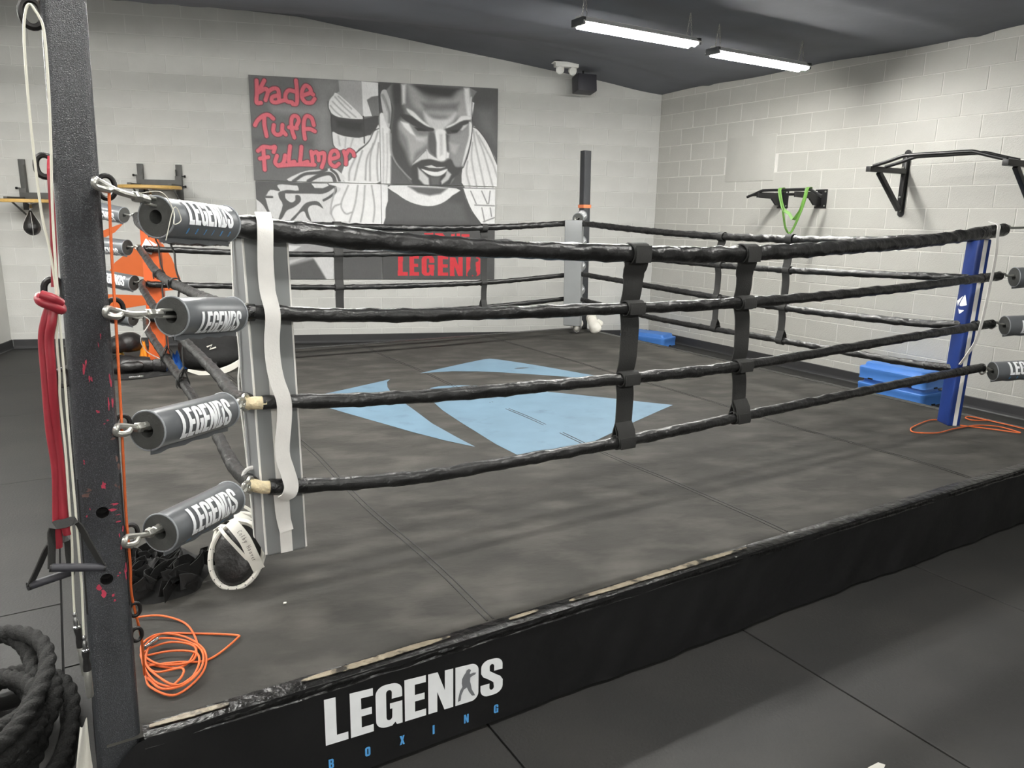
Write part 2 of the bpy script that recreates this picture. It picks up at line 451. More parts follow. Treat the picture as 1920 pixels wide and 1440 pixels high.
EMB = dict(  # three-piece emblem, ring-logo outline in metres, ring coordinates
 L=[(1.432,3.389),(1.571,3.447),(1.898,3.587),(2.277,3.743),(2.217,3.659),(2.153,3.491),(2.099,3.261),(2.064,2.923),(2.014,2.365),(2.013,2.035),(2.021,1.784),(1.91,1.996),(1.822,2.226),(1.697,2.609),(1.558,3.018)],
 M=[(2.355,3.185),(2.435,3.301),(2.521,3.331),(2.651,3.299),(2.802,3.198),(3.015,2.978),(3.235,2.725),(3.482,2.397),(3.778,1.998),(3.186,1.756),(2.744,1.557),(2.482,1.45),(2.322,1.386),(2.225,1.388),(2.17,1.45),(2.161,1.547),(2.155,1.773),(2.188,2.264),(2.219,2.634),(2.268,2.907)],
 T=[(2.594,3.852),(2.992,4.018),(3.397,4.173),(3.465,4.175),(3.512,4.118),(3.724,3.607),(3.903,3.091),(3.913,3.002),(3.684,3.134),(3.47,3.353),(3.255,3.546),(3.071,3.695),(2.886,3.805)])
# ------------------------------------------------------------------ the room
BH, BL = 0.2032, 0.4064
Z_REF = 1.816                      # a bed joint height common to both walls
def bed(k): return Z_REF + k * BH
# floor slab and rubber mats (4 x 6 ft, laid square to the ring)
mb = MB()
mb.add([W(-7, -9, -0.012), W(12, -9, -0.012), W(12, 9, -0.012), W(-7, 9, -0.012), W(-7, -9, -0.1), W(12, -9, -0.1), W(12, 9, -0.1), W(-7, 9, -0.1)],
       [(0, 1, 2, 3), (4, 7, 6, 5), (0, 4, 5, 1), (1, 5, 6, 2), (2, 6, 7, 3), (3, 7, 4, 0)])
floor = tag(mb.build('floor', 'rubber_gap', smooth=False), 'black rubber mat floor around the boxing ring', kind='structure')
mat_mb = MB(); mat_mb.box((0, 0, -0.006), (1.2192 - .007, 1.8288 - .007, 0.012), bev=0.003)
mat_me = mat_mb.mesh('floor_mat', 'rubber', smooth=False)
def inside_room(p, m=0.0):
    return p.y < -m and p.dot(NR) < -m and p.x > -9.6 + m and p.y > -14 + m
offs = [0.0, 0.31, 0.9, 1.25, 0.45, 1.05, 0.0, 0.75, 0.3, 1.3, 0.55, 0.2, 0.85, 1.1]
for i in range(-5, 9):
    ca = -0.115 + 1.2192 * i + .61
    ob = offs[(i + 5) % len(offs)]
    if i == -1: ob = 3.423 - 1.8288 * 3
    elif i == 1: ob = 0.4
    for j in range(-6, 7):
        cb = ob + 1.8288 * j + .914
        if 0.7 < ca < 4.8 and 1.0 < cb < 4.5: continue            # under the ring
        cs = [W(ca + sx * .61, cb + sy * .914) for sx in (-1, 1) for sy in (-1, 1)]
        if not any(inside_room(c, -.3) for c in cs): continue
        o = link('floor_mat', mat_me); o.location = W(ca, cb, random.uniform(-.0008, .0006)); o.rotation_euler = (0, 0, RING_ANG)
        attach(o, floor)
# block walls: mortar slab, then single blocks standing proud of the joints
def block_mesh(name, lx, material):
    m = MB(); w2, h2, t, c = lx / 2 - .0035, BH / 2 - .0035, .004, .003
    m.add([(-w2, 0, -h2), (w2, 0, -h2), (w2, 0, h2), (-w2, 0, h2), (-w2 + c, -t, -h2 + c), (w2 - c, -t, -h2 + c), (w2 - c, -t, h2 - c), (-w2 + c, -t, h2 - c)],
          [(4, 5, 6, 7), (0, 1, 5, 4), (1, 2, 6, 5), (2, 3, 7, 6), (3, 0, 4, 7)])
    return m.mesh(name, material, smooth=False)
full_b, half_b = block_mesh('block', BL, 'block_back'), block_mesh('block', BL / 2, 'block_back')
full_r, half_r = block_mesh('block', BL, 'block_right'), block_mesh('block', BL / 2, 'block_right')
WALL_TOP = 4.6
mb = MB(); mb.box((-4.0, 0.102, WALL_TOP / 2 - .05), (11.6, 0.2, WALL_TOP + .1))
wall_back = tag(mb.build('wall_back', 'mortar_back', smooth=False), 'painted grey block wall behind the ring', kind='structure')
JB0 = -6.95 + .4064 * 0          # head joint phase of the even courses, from the photograph's joints
cnt = 0; rest = MB()
for k in range(-9, 13):
    zc = bed(k) - BH / 2 + BH
    if zc > 4.35: continue
    ph = -7.043 if k % 2 else -7.043 + BL / 2
    n0 = int((-9.4 - ph) / BL)
    for n in range(n0 - 1, 40):
        xc = ph + n * BL + BL / 2
        if xc + BL / 2 > 0.02 or xc < -9.3: continue
        if -5.15 < xc < -2.45 and 1.0 < zc < 3.1: continue          # behind the mural
        if xc < -8.2 or zc > 3.55 or (xc > -2 and zc > 3.4):
            w2, h2 = BL / 2 - .0035, BH / 2 - .0035
            rest.add([(xc - w2, -.002, zc - h2), (xc + w2, -.002, zc - h2), (xc + w2, -.002, zc + h2), (xc - w2, -.002, zc + h2)], [(0, 1, 2, 3)])
            continue
        o = link('block', full_b); o.location = (xc, 0.002, zc); attach(o, wall_back); cnt += 1
    # closing half block at the corner
    last = ph + math.floor((0.02 - ph) / BL) * BL
    if last < -0.05:
        o = link('block', half_b); o.location = ((last - 0) / 2, 0.002, zc); o.scale = ((-last) / (BL / 2), 1, 1); attach(o, wall_back); cnt += 1
tag(rest.build('block', 'block_back', wall_back, smooth=False), kind='stuff')
mb = MB()
ax = (TR, -NR, Vector((0, 0, 1)))
mb.box(RW(6.4, -0.102, WALL_TOP / 2 - .05), (13.4, 0.2, WALL_TOP + .1), rot=ax)
wall_right = tag(mb.build('wall_right', 'mortar_right', smooth=False), 'painted off-white block wall on the right with pull-up bars', kind='structure')
rest = MB(); cntr = 0
rotr = math.atan2(TR.y, TR.x)
for k in range(-9, 12):
    zc = bed(k) + BH / 2
    if zc > 3.6: continue
    ph = 0.231 if k % 2 else 0.231 - BL / 2      # joint of the course above the fifth bed joint lies 0.231 m from the corner
    if k % 2 == 0 and False: pass
    n = 0
    segs = []
    if ph > 0.02: segs.append((0.0, ph))
    s0 = ph if ph > 0 else ph + BL
    if ph < 0.02: segs.append((0.0, s0))
    while s0 < 12.6: segs.append((s0, s0 + BL)); s0 += BL
    for s0_, s1_ in segs:
        sc = (s0_ + s1_) / 2; ln = s1_ - s0_
        if 1.30 < sc < 2.0 and 2.15 < zc < 2.62: continue          # under the smooth patch
        if sc > 5.3 or zc > 3.4:
            w2, h2 = ln / 2 - .0035, BH / 2 - .0035
            rest.add([RW(sc - w2, .002, zc - h2), RW(sc + w2, .002, zc - h2), RW(sc + w2, .002, zc + h2), RW(sc - w2, .002, zc + h2)], [(0, 1, 2, 3)])
            continue
        o = link('block', full_r); o.location = RW(sc, -0.002, zc); o.rotation_euler = (0, 0, rotr); o.scale = (ln / BL, 1, 1)
        attach(o, wall_right); cntr += 1
tag(rest.build('block', 'block_right', wall_right, smooth=False), kind='stuff')
print('blocks', cnt, cntr)
# smooth plastered patch on the right wall
mb = MB(); mb.box(RW(1.645, 0.001, 2.39), (0.75, 0.014, 0.52), rot=ax, bev=.004)
tag(mb.build('wall_patch', 'block_right', wall_right), 'smooth plastered rectangle')
# left return wall (pilaster) and the sides of the room behind the camera
mb = MB(); mb.box((-8.9, -0.32, WALL_TOP / 2), (1.36, 0.64, WALL_TOP), bev=.006)
tag(mb.build('wall_left', 'plain_wall', smooth=False), 'white return wall at the far left edge', kind='structure')
mb = MB(); mb.box((-9.7, -7, WALL_TOP / 2), (0.2, 14.2, WALL_TOP))
tag(mb.build('wall_side', 'plain_wall', smooth=False), 'plain wall on the left side of the gym', kind='structure')
mb = MB(); mb.box((-3.0, -14.2, WALL_TOP / 2), (16, 0.2, WALL_TOP))
tag(mb.build('wall_front', 'plain_wall', smooth=False), 'plain wall behind the viewer', kind='structure')
# vinyl baseboards with a coved toe
def skirting(name, p0, p1, nrm, label):
    d = (p1 - p0); ln = d.length; d.normalize(); m = MB()
    prof = [(0.0, 0.0), (0.022, 0.0), (0.012, 0.012), (0.009, 0.03), (0.009, 0.104), (0.004, 0.11), (0, 0.11)]
    n = len(prof)
    vs = [p0 + nrm * (x + .004) + Vector((0, 0, z)) for x, z in prof] + [p1 + nrm * (x + .004) + Vector((0, 0, z)) for x, z in prof]
    m.add(vs, [tuple(range(n - 1, -1, -1)), tuple(range(n, 2 * n))] + [(i, (i + 1) % n, n + (i + 1) % n, n + i) for i in range(n)])
    return tag(m.build(name, 'baseboard', smooth=False), label, kind='structure')
Z0 = Vector((0, 0, 0))
skirting('baseboard_back', Vector((-8.2, 0, 0)), Vector((-.02, 0, 0)), Vector((0, -1, 0)), 'dark vinyl baseboard along the back wall')
skirting('baseboard_right', RW(0.02), RW(12.5), -NR, 'dark vinyl baseboard along the right wall')
skirting('baseboard_left', Vector((-8.22, 0, 0)), Vector((-8.22, -0.64, 0)), Vector((1, 0, 0)), 'short dark baseboard on the left return wall')
skirting('baseboard_return', Vector((-9.5, -0.64, 0)), Vector((-8.22, -0.64, 0)), Vector((0, -1, 0)), 'dark baseboard on the face of the left return wall')
# hung fabric ceiling: low over the ring and on the right, climbing towards the back left, sagging between fixings
def sstep(a, b, x):
    t = min(1, max(0, (x - a) / (b - a))); return t * t * (3 - 2 * t)
def ceil_z(x, y):
    rise = 0.0
    if x < 0: rise = 0.145 * (-x) if x > -4.7 else .145 * 4.7 + .05 * (-4.7 - x)
    back = sstep(-3.2, -0.5, y)
    p = Vector((x, y, 0)); dw = -p.dot(NR)
    z = 3.325 + rise * back * .93
    q = p - RING_O; a, b = q.dot(E1), q.dot(E2)
    z -= 0.014 * abs(math.sin(b * math.pi / 1.85 + .4)) * sstep(0, .5, dw) * (1 - .6 * back)
    z -= 0.03 * math.exp(-((dw - .1) / .5) ** 2) * (0.5 + 0.5 * math.sin(b * 3.1))
    z += 0.012 * noise.noise(Vector((x * .9, y * .9, 3)))
    # folds that run square to the right wall
    for b0, d in ((5.35, .03), (3.9, .022), (2.05, .02)):
        z -= d * math.exp(-((b - b0 - .04 * math.sin(a * 1.7)) / .07) ** 2) * (1 - .5 * back)
    return z
mb = MB()
NU, NV = 150, 150
def cpt(u, v):
    y = -14.1 + v * 14.12
    x0 = -9.7; x1 = 0.0 + (-y) * math.tan(WALL_ANG) + .02
    x = x0 + (x1 - x0) * u
    return Vector((x, y, ceil_z(x, y)))
mb.grid(NU, NV, cpt)
ceiling = tag(mb.build('ceiling', 'ceiling_fabric'), 'dark sagging fabric ceiling over the gym', kind='structure')
# roof deck above the fabric keeps the room closed
mb = MB(); mb.box((-2.5, -7, WALL_TOP + .05), (16, 15, .1))
tag(mb.build('roof', 'ceiling_fabric', smooth=False), 'dark roof deck above the fabric ceiling', kind='structure')

# ------------------------------------------------------------------ hanging shop lights, in rows parallel to the ring's front
def shop_light(a0, a1, b, z, label, ztop=None, glow='tube_glow'):
    c = W((a0 + a1) / 2, b, z)
    t = thing('shop_light', label, 'light', c, 'hanging tube lights')
    L_ = a1 - a0
    ax_ = (E1, E2, Vector((0, 0, 1)))
    m = MB(); m.box(c + Vector((0, 0, .045)), (L_, .05, .03), rot=ax_, bev=.006)
    # sloped wings of the reflector
    for s in (-1, 1):
        m.add([c + E1 * (-L_ / 2) + E2 * (s * .02) + Vector((0, 0, .058)), c + E1 * (L_ / 2) + E2 * (s * .02) + Vector((0, 0, .058)), c + E1 * (L_ / 2) + E2 * (s * .085) + Vector((0, 0, .014)), c + E1 * (-L_ / 2) + E2 * (s * .085) + Vector((0, 0, .014)),
               c + E1 * (-L_ / 2) + E2 * (s * .02) + Vector((0, 0, .052)), c + E1 * (L_ / 2) + E2 * (s * .02) + Vector((0, 0, .052)), c + E1 * (L_ / 2) + E2 * (s * .085) + Vector((0, 0, .008)), c + E1 * (-L_ / 2) + E2 * (s * .085) + Vector((0, 0, .008))],
              [(0, 1, 2, 3), (4, 7, 6, 5), (2, 6, 7, 3), (0, 4, 5, 1), (0, 3, 7, 4), (1, 5, 6, 2)])
    m.build('housing', 'reflector_white', t, smooth=False)
    for s in (-1, 1):
        m = MB(); m.tube([c + E1 * (-L_ / 2 + .03) + E2 * (s * .038), c + E1 * (L_ / 2 - .03) + E2 * (s * .038)], .022, 12)
        m.build('tube', glow, t)
        m = MB(); m.box(c + E1 * (s * (L_ / 2 - .008)) + Vector((0, 0, .016)), (.03, .15, .055), rot=ax_, bev=.006)
        m.build('end_cap', 'tube_housing', t)
        h = c + E1 * (s * (L_ / 2 - .06))
        top = Vector((h.x, h.y, ztop or min(z + .24, ceil_z(h.x, h.y) + .01)))
        top.z = max(top.z, ceil_z(h.x, h.y) + .0) if abs(top.z - ceil_z(h.x, h.y)) < .3 else top.z
        for q in (-1, 1):
            m = MB()
            p0 = h + E2 * (q * .03) + Vector((0, 0, .06)); d = top - p0; n = 9
            for i in range(n):
                cc = p0 + d * ((i + .5) / n); xx, yy = basis(d)
                if i % 2: xx, yy = yy, xx
                ln = d.length / n * .62
                loop = [cc + d.normalized() * (ln * math.cos(th)) + xx * (.0055 * math.sin(th)) for th in [2 * math.pi * j / 10 for j in range(10)]]
                m.tube(loop, .0016, 5, closed=True)
            m.build('chain', 'zinc', t)
    return t
ROW_Z = 3.07
shop_light(3.50, 4.68, 2.97, ROW_Z, 'long tube light hanging over the ring, nearer the speaker')
shop_light(5.02, 6.22, 3.10, ROW_Z, 'long tube light hanging nearest the right block wall')
for i, (a0, b) in enumerate([(.93, 2.97), (-.6, 2.97), (-2.1, 2.97), (-3.2, 1.2), (-2.4, 5.2)]):  # last two lamps added unseen to brighten the wall at the back left
    shop_light(a0, a0 + 1.2, b, ROW_Z, ['tube light just above the top edge over the mural side of the ring', 'tube light of the row over the ring, out of view above the near left post', 'tube light of the row over the ring, left of the ring', 'added unseen tube light left of the ring over the open floor', 'added unseen tube light far left, to brighten the back wall', 'added unseen tube light left of the ring, near the speed bags'][i])
for i, a0 in enumerate([-2.0, .3, 2.6]):
    shop_light(a0, a0 + 1.2, -0.3, ROW_Z, 'dimmer tube light of the row above the front skirt, %s from the left' % ['first', 'second', 'third'][i], glow='tube_glow_dim')
for i, a0 in enumerate([-3.0, -.6, 1.8]):  # unseen row added to lift the brightness of faces turned to the viewer
    shop_light(a0, a0 + 1.2, -4.2, ROW_Z, 'added unseen tube light behind the viewer, %s from the left' % ['first', 'second', 'third'][i], glow='tube_glow_mid')
# ------------------------------------------------------------------ boxing ring platform
UP = Vector((0, 0, 1))
ring = thing('boxing_ring_platform', 'low black boxing ring platform with canvas top and vinyl skirt', 'boxing ring', W(SIDE / 2, SIDE / 2, 0))
mb = MB(); mb.box(W(SIDE / 2, SIDE / 2, (DECK - .012) / 2 + .003), (SIDE - .05, SIDE - .05, DECK - .018), rot=(E1, E2, UP))
mb.build('frame', 'cloth_black', ring, smooth=False)
def canvas_z(a, b):
    z = DECK
    e = min(a, b, SIDE - a, SIDE - b)
    f = sstep(0.0, .35, e)
    z += f * (.004 * noise.noise(Vector((a * 1.3, b * 1.3, 0))) + .002 * noise.noise(Vector((a * 4, b * 4, 5))))
    # drag wrinkles towards the near right corner
    g = sstep(2.6, 4.6, a) * sstep(2.2, .4, b) * sstep(.02, .2, e)
    z += g * .0035 * math.sin((a * .55 + b * 1.0) * 26 + 2 * noise.noise(Vector((a, b, 1)))) * (0.5 + noise.noise(Vector((a * 3, b * 3, 9))))
    return z
mb = MB()
mb.grid(170, 170, lambda u, v: W(u * SIDE, v * SIDE, canvas_z(u * SIDE, v * SIDE)))
canvas = mb.build('canvas', 'canvas', ring)
for a in (1.15, 2.64, 4.12):
    mb = MB()
    for d in (-.012, .012):
        n = 40
        mb.ribbon([W(a + d + .012 * math.sin(i * .5), .06 + (SIDE - .12) * i / n, canvas_z(a, .06 + (SIDE - .12) * i / n) + .0012) for i in range(n + 1)], E1, .007, .0022)
    mb.build('seam', 'canvas_seam', canvas)
for b in (5.2,):
    mb = MB(); n = 40
    mb.ribbon([W(.06 + (SIDE - .12) * i / n, b, canvas_z(.06 + (SIDE - .12) * i / n, b) + .0012) for i in range(n + 1)], E2, .012, .0022)
    mb.build('seam', 'canvas_seam', canvas)
for key, nm in (('L', 'emblem_piece'), ('M', 'emblem_piece'), ('T', 'emblem_piece')):
    vs, fs = fill_loops([EMB[key]], [1.2 + .12 * i for i in range(26)])
    mb = MB(); mb.add([W(x, y, canvas_z(x, y) + .0022) for x, y in vs], fs)
    o = mb.build(nm, 'canvas_blue', canvas)
    for p in o.data.polygons: pass
    tag(o, 'pale blue emblem shape printed on the canvas')
# skirts on four sides
def skirt(o0, d, nrm, ln, seed, calm=(9, 9), lead=0.0):
    def f(u, v):
        s = -lead + u * (ln + lead)
        ztop = DECK + .004
        if lead: ztop -= .16 * sstep(.09, -.09, s)
        z = ztop - (ztop - .012) * v
        k = 1.0
        if calm[0] - .15 < s < calm[1] + .15: k = .25
        fold = .019 * noise.noise(Vector((s * 3.1 + seed, v * .8, 0))) + .011 * noise.noise(Vector((s * 8 + v * 1.6 + seed, v * .6, 4)))
        return o0 + d * s + nrm * (.016 + k * fold * (.25 + .75 * v) + .004 * v) + Vector((0, 0, z))
    m = MB(); m.grid(int(ln * 42), 10, f)
    return m.build('skirt', 'skirt', ring), f
front_skirt, fs_front = skirt(W(0, 0), E1, -E2, SIDE, 0.0, (.5, 1.2), .1)
skirt(W(SIDE, 0), E2, E1, SIDE, 20)
skirt(W(0, SIDE), E1, E2, SIDE, 40)
skirt(W(0, 0.12), E2, -E1, SIDE - .12, 60)
# sign on the front skirt
lg = logo_flat()
TX0, TX1 = .551, 1.154
def on_skirt(x, y, off=0.0):
    """x 0..1 along the word, y in word units; the print slopes down a little to the right"""
    t = x
    zb = .143 - .029 * t; h = .153 - .020 * t
    s = TX0 + (TX1 - TX0) * x; z = zb + y / lg['h'] * h
    return W(s, 0) - E2 * (.0215 + off) + Vector((0, 0, z))
for i, f_ in enumerate(lg['W']): lay([f_], lambda x, y: on_skirt(x, y)).build('letter', 'print_white', front_skirt, smooth=False)
lay([lg['F']], lambda x, y: on_skirt(x, y, .001)).build('boxer_print', 'print_grey', front_skirt, smooth=False)
for i, f_ in enumerate(lg['B']):
    lay([f_], lambda x, y: W(TX0 + (TX1 - TX0) * x, 0) - E2 * .0225 + Vector((0, 0, (.109 - .02 * x) + (y + .02) * .62 - .001))).build('letter', 'print_blue', front_skirt, smooth=False)
# glossy wrinkled binding over the top edge, with worn stretches
def binding(o0, d, nrm, ln, seed):
    prof = [(-.05, .002), (-.035, .003), (-.018, .0042), (.0, .0055), (.012, .003), (.0165, -.004), (.018, -.012), (.016, -.02), (.0195, -.025)]
    n = int(ln * 90); vs = []; fs = []; m_ = len(prof)
    for i in range(n + 1):
        s = ln * i / n
        for j, (x, z) in enumerate(prof):
            w_ = noise.noise(Vector((s * 26 + seed, j * .55, 2)))
            w2 = noise.noise(Vector((s * 9 + seed, j * .3, 7)))
            k = .0028 if j in (4, 5, 6, 7) else (.0015 if j else 0)
            vs.append(o0 + d * s + nrm * (x + k * w_ + (.0025 * w2 if j > 3 else 0)) + Vector((0, 0, DECK + z + k * .8 * w2 + (0.005 * w2 if j in (7, 8) else 0))))
    for i in range(n):
        for j in range(m_ - 1): fs.append((i * m_ + j, i * m_ + j + 1, (i + 1) * m_ + j + 1, (i + 1) * m_ + j))
    m = MB(); m.add(vs, fs)
    return m.build('edge_binding', 'edge_vinyl', ring)
binding(W(0.085, 0), E1, -E2, SIDE - .085, 0)
binding(W(SIDE, 0), E2, E1, SIDE, 50)
binding(W(0, SIDE), E1, E2, SIDE, 90)
binding(W(0, .12), E2, -E1, SIDE - .12, 130)
for a0, a1, wmax in ((.1, .3, .03), (.5, .98, .034), (1.2, 1.32, .018), (1.45, 2.35, .036)):
    m = MB(); n = 90; pa = []; ws = []
    for i in range(n + 1):
        t = i / n; a = a0 + (a1 - a0) * t
        pa.append(W(a, .022 + .006 * noise.noise(Vector((a * 4, 0, 0))), DECK + .0085)); ws.append(.004 + wmax * .62 * math.sin(math.pi * t) ** .35 * (1 + .7 * noise.noise(Vector((a * 11, 3, 0))) + .3 * noise.noise(Vector((a * 60, 3, 0)))))
    m.ribbon(pa, E2, ws, .002); tag(m.build('worn_strip', 'edge_worn', ring), 'frayed beige stretch of the edge binding')

# ------------------------------------------------------------------ corner posts
def post(base, lean, top_z, s0, s1, label, face_rings, chips=False, holes=False):
    """square tube post; base in ring coordinates at floor level, lean per metre"""
    t = thing('corner_post', label, 'ring post', W(*base, 0), 'steel corner posts of the ring')
    def P(x, y, z):
        s = s0 + (s1 - s0) * z / top_z
        return W(base[0] + lean[0] * z + x * s, base[1] + lean[1] * z + y * s, z)
    r = .17
    ring2 = []
    for cx, cy, a0 in ((.5 - r, .5 - r, 0), (-.5 + r, .5 - r, 90), (-.5 + r, -.5 + r, 180), (.5 - r, -.5 + r, 270)):
        for i in range(5):
            th = math.radians(a0 + 90 * i / 4); ring2.append((cx + r * math.cos(th), cy + r * math.sin(th)))
    n = len(ring2); nz = 14; m = MB(); vs = []; fs = []
    for j in range(nz + 1):
        z = .006 + (top_z - .006) * j / nz
        vs += [P(x, y, z) for x, y in ring2]
    for j in range(nz):
        for i in range(n): fs.append((j * n + i, j * n + (i + 1) % n, (j + 1) * n + (i + 1) % n, (j + 1) * n + i))
    fs += [tuple(range(n - 1, -1, -1)), tuple(nz * n + i for i in range(n))]
    m.add(vs, fs)
    body = m.build('post_tube', 'post_paint')
    if holes:
        cut = MB()
        for hx, hz in holes:
            c = P(hx, -.5, hz); cut.tube([c - E2 * .03, c + E2 * .035], .0145, 16)
        co = cut.build('cut', 'hole_shade')
        bo = body.modifiers.new('b', 'BOOLEAN'); bo.object = co; bo.operation = 'DIFFERENCE'; bo.solver = 'EXACT'
        bake(body); bpy.data.objects.remove(co)
        if len(body.data.materials) < 2: body.data.materials.append(MATS['hole_shade'])
        for p in body.data.polygons:
            p.use_smooth = False
            c = p.center
            for hx, hz in holes:
                h = P(hx, -.5, hz)
                if (c - h).length < .05 and (c - h).dot(E2) > .004: p.material_index = 1
    attach(body, t)
    m = MB(); m.box(W(base[0], base[1], .005), (s0 * 1.9, s0 * 1.9, .009), rot=(E1, E2, UP), bev=.002); m.build('base_plate', 'steel_black', t)
    for (x, y, z, dx, dy, R, rt, vert) in face_rings:
        c = P(x, y, z) + E1 * (dx * R * .8) + E2 * (dy * R * .8)
        out = (E1 * dx + E2 * dy).normalized()
        u, v = out, (UP if vert else (UP * .9 + out.cross(UP) * .45).normalized())
        loop = [c + u * (R * math.cos(th)) + v * (R * 1.4 * math.copysign(abs(math.sin(th)) ** .8, math.sin(th))) for th in [2 * math.pi * i / 20 for i in range(20)]]
        mm = MB(); mm.tube(loop, rt, 8, closed=True); mm.build('ring_eye', 'steel_black_ring', t)
    if chips:
        for (x, z, w_, h_, mt) in [(c_[0] + dx_, c_[1] + dz_, c_[2] * .75, c_[3] * .8, c_[4]) for c_ in chips for dx_, dz_ in ((0, 0), (random.uniform(-.09, .09), random.uniform(-.02, .02)))]:
            mm = MB(); n_ = 9; lp = []
            for i in range(n_):
                th = 2 * math.pi * i / n_; rr = .3 + .9 * random.random()
                lp.append((math.cos(th) * w_ * rr, math.sin(th) * h_ * rr))
            ox = P(x, -.5, z) - E2 * .0006
            ex = (P(x + .1, -.5, z) - P(x, -.5, z)).normalized(); ez = (P(x, -.5, z + .1) - P(x, -.5, z)).normalized()
            mm.prism(lp, ox, ex, ez, -E2, .0006); mm.build('paint_chip', mt, t, smooth=False)
    return t, P
NLB, NLL = (.018, .045), (.030, .05)
chips = [(-.1, 1.32, .004, .02, 'post_chip'), (.0, 1.28, .003, .012, 'post_chip'), (.4, 1.28, .003, .016, 'post_chip'), (.42, 1.22, .003, .02, 'post_chip'), (.1, 1.2, .006, .003, 'post_chip'), (.2, 1.17, .004, .003, 'post_chip'),
         (-.3, 1.08, .003, .006, 'post_chip'), (.42, 1.08, .004, .012, 'post_rust'), (.35, 1.13, .01, .006, 'post_rust'), (-.3, 1.0, .012, .009, 'post_rust'), (.1, 1.02, .006, .012, 'post_chip'), (.42, 1.01, .004, .008, 'post_rust'),
         (-.25, .965, .004, .006, 'post_chip'), (.3, .968, .012, .005, 'post_chip'), (.36, .94, .01, .003, 'post_chip'), (.44, .9, .003, .012, 'post_chip'), (.44, .86, .003, .01, 'post_chip'),
         (-.1, .745, .009, .014, 'post_chip'), (.12, .735, .005, .006, 'post_chip'), (.3, .79, .004, .003, 'post_chip'), (.45, .8, .003, .02, 'post_chip'), (.2, 1.36, .002, .01, 'post_chip')]
NL_RINGS_L = [(-.5, -.3, 2.085, -1, 0, .020, .0075, True), (-.5, -.3, 1.765, -1, 0, .017, .0068, True), (-.5, -.3, 1.488, -1, 0, .019, .0075, True), (-.5, -.3, 1.285, -1, 0, .014, .0055, True)]
NL_RINGS_R = [(.5, .15, 1.724, 1, .2, .019, .0062, True), (.5, .15, 1.432, 1, .2, .019, .0062, True), (.5, .15, 1.146, 1, .2, .017, .006, True), (.5, .15, .86, 1, .2, .017, .006, True), (.5, .1, .655, 1, .2, .013, .005, True), (.5, .1, .585, 1, .2, .013, .005, True)]
post(NLB, NLL, 2.42, .104, .088, 'black scuffed steel ring post standing nearest, red tubing hung on it', NL_RINGS_L + NL_RINGS_R, chips, [(.02, .951), (.0, .78)])
def simple_rings(dx, dy): return [(.5 * dx, .5 * dy, z, dx, dy, .026, .0065, True) for z in (1.72, 1.43, 1.145, .86)]
fr_post, FRP = post((5.50, 5.46), (-.03, -.015), 2.43, .104, .1, 'black steel ring post in the far right corner, orange tape on it', simple_rings(-1, -1))
post((.06, 5.46), (.06, -.05), 2.42, .104, .1, 'black steel ring post behind the orange corner pad', simple_rings(1, -1))
post((5.50, .05), (-.03, .03), 2.42, .104, .1, 'black steel ring post to the right of the blue corner pad', simple_rings(-1, 1))
m = MB(); c = FRP(0, 0, 1.80)
for sx, sy in ((1, 0), (-1, 0), (0, 1), (0, -1)):
    m.box(c + E1 * (sx * .0535) + E2 * (sy * .0535), (.004 if sx else .111, .004 if sy else .111, .038), rot=(E1, E2, UP))
m.build('tape_band', 'tape_orange', fr_post, smooth=False)

# ------------------------------------------------------------------ ropes
def rope(pts, r, label, seed, ends=(0, 0), bare=(0, 0)):
    """covered rope through ring-coordinate points; ends: length of taped sleeve at each end; bare: fibre tip length"""
    p = smooth_path([W(*q) for q in pts], 26)
    # resample evenly
    acc = [0]
    for i in range(1, len(p)): acc.append(acc[-1] + (p[i] - p[i - 1]).length)
    tot = acc[-1]; n = int(tot / .011); q = []; j = 0
    for i in range(n + 1):
        s = tot * i / n
        while j < len(acc) - 2 and acc[j + 1] < s: j += 1
        t = (s - acc[j]) / max(1e-6, acc[j + 1] - acc[j]); q.append(p[j].lerp(p[j + 1], min(1, max(0, t))))
    t = thing('ring_rope', label, 'rope', q[0], 'covered ropes around the ring')
    ds = tot / n
    def mod(i, th):
        s = i * ds
        tw = .5 + .5 * noise.noise(Vector((s * .6 + seed, 0, 0)))
        rid = 1 - abs(math.sin(1.0 * th - s * 21 + 2.2 * noise.noise(Vector((s * 2.2 + seed, 1, 0)))))
        return .96 + .13 * (rid ** 2) * (.3 + tw) + .17 * noise.noise(Vector((s * 13 + seed * 3, math.cos(th) * 1.4, math.sin(th) * 1.4))) + .07 * noise.noise(Vector((s * 34 + seed, math.cos(th) * 2.5, math.sin(th) * 2.5)))
    i0 = int(bare[0] / ds); i1 = len(q) - int(bare[1] / ds)
    m = MB(); m.tube(q[i0:i1], r, 18, mod=lambda i, th: mod(i + i0, th)); m.build('sleeve', 'rope_sleeve', t, ang=70)
    for e, ln, bl in ((0, ends[0], bare[0]), (1, ends[1], bare[1])):
        if ln > 0:
            k = max(3, int(ln / ds)); kb = int(bl / ds)
            seg = q[kb:kb + k] if e == 0 else q[len(q) - kb - k:len(q) - kb]
            m = MB(); m.tube(seg, r * 1.09, 14, mod=lambda i, th: 1 + .07 * noise.noise(Vector((i * .4 + seed, math.cos(th) * 2, math.sin(th) * 2)))); m.build('tape_wrap', 'rope_tape', t, ang=70)
        if bl > 0:
            kb = max(3, int(bl / ds))
            seg = q[0:kb + 2] if e == 0 else q[len(q) - kb - 2:]
            m = MB(); m.tube(seg, r * .86, 12, mod=lambda i, th: 1 + .16 * noise.noise(Vector((i * .9 + seed, math.cos(th) * 3, math.sin(th) * 3)))); m.build('fibre_end', 'rope_fibre', t, ang=70)
    return t
TOPR, LOWR = .035, .0245
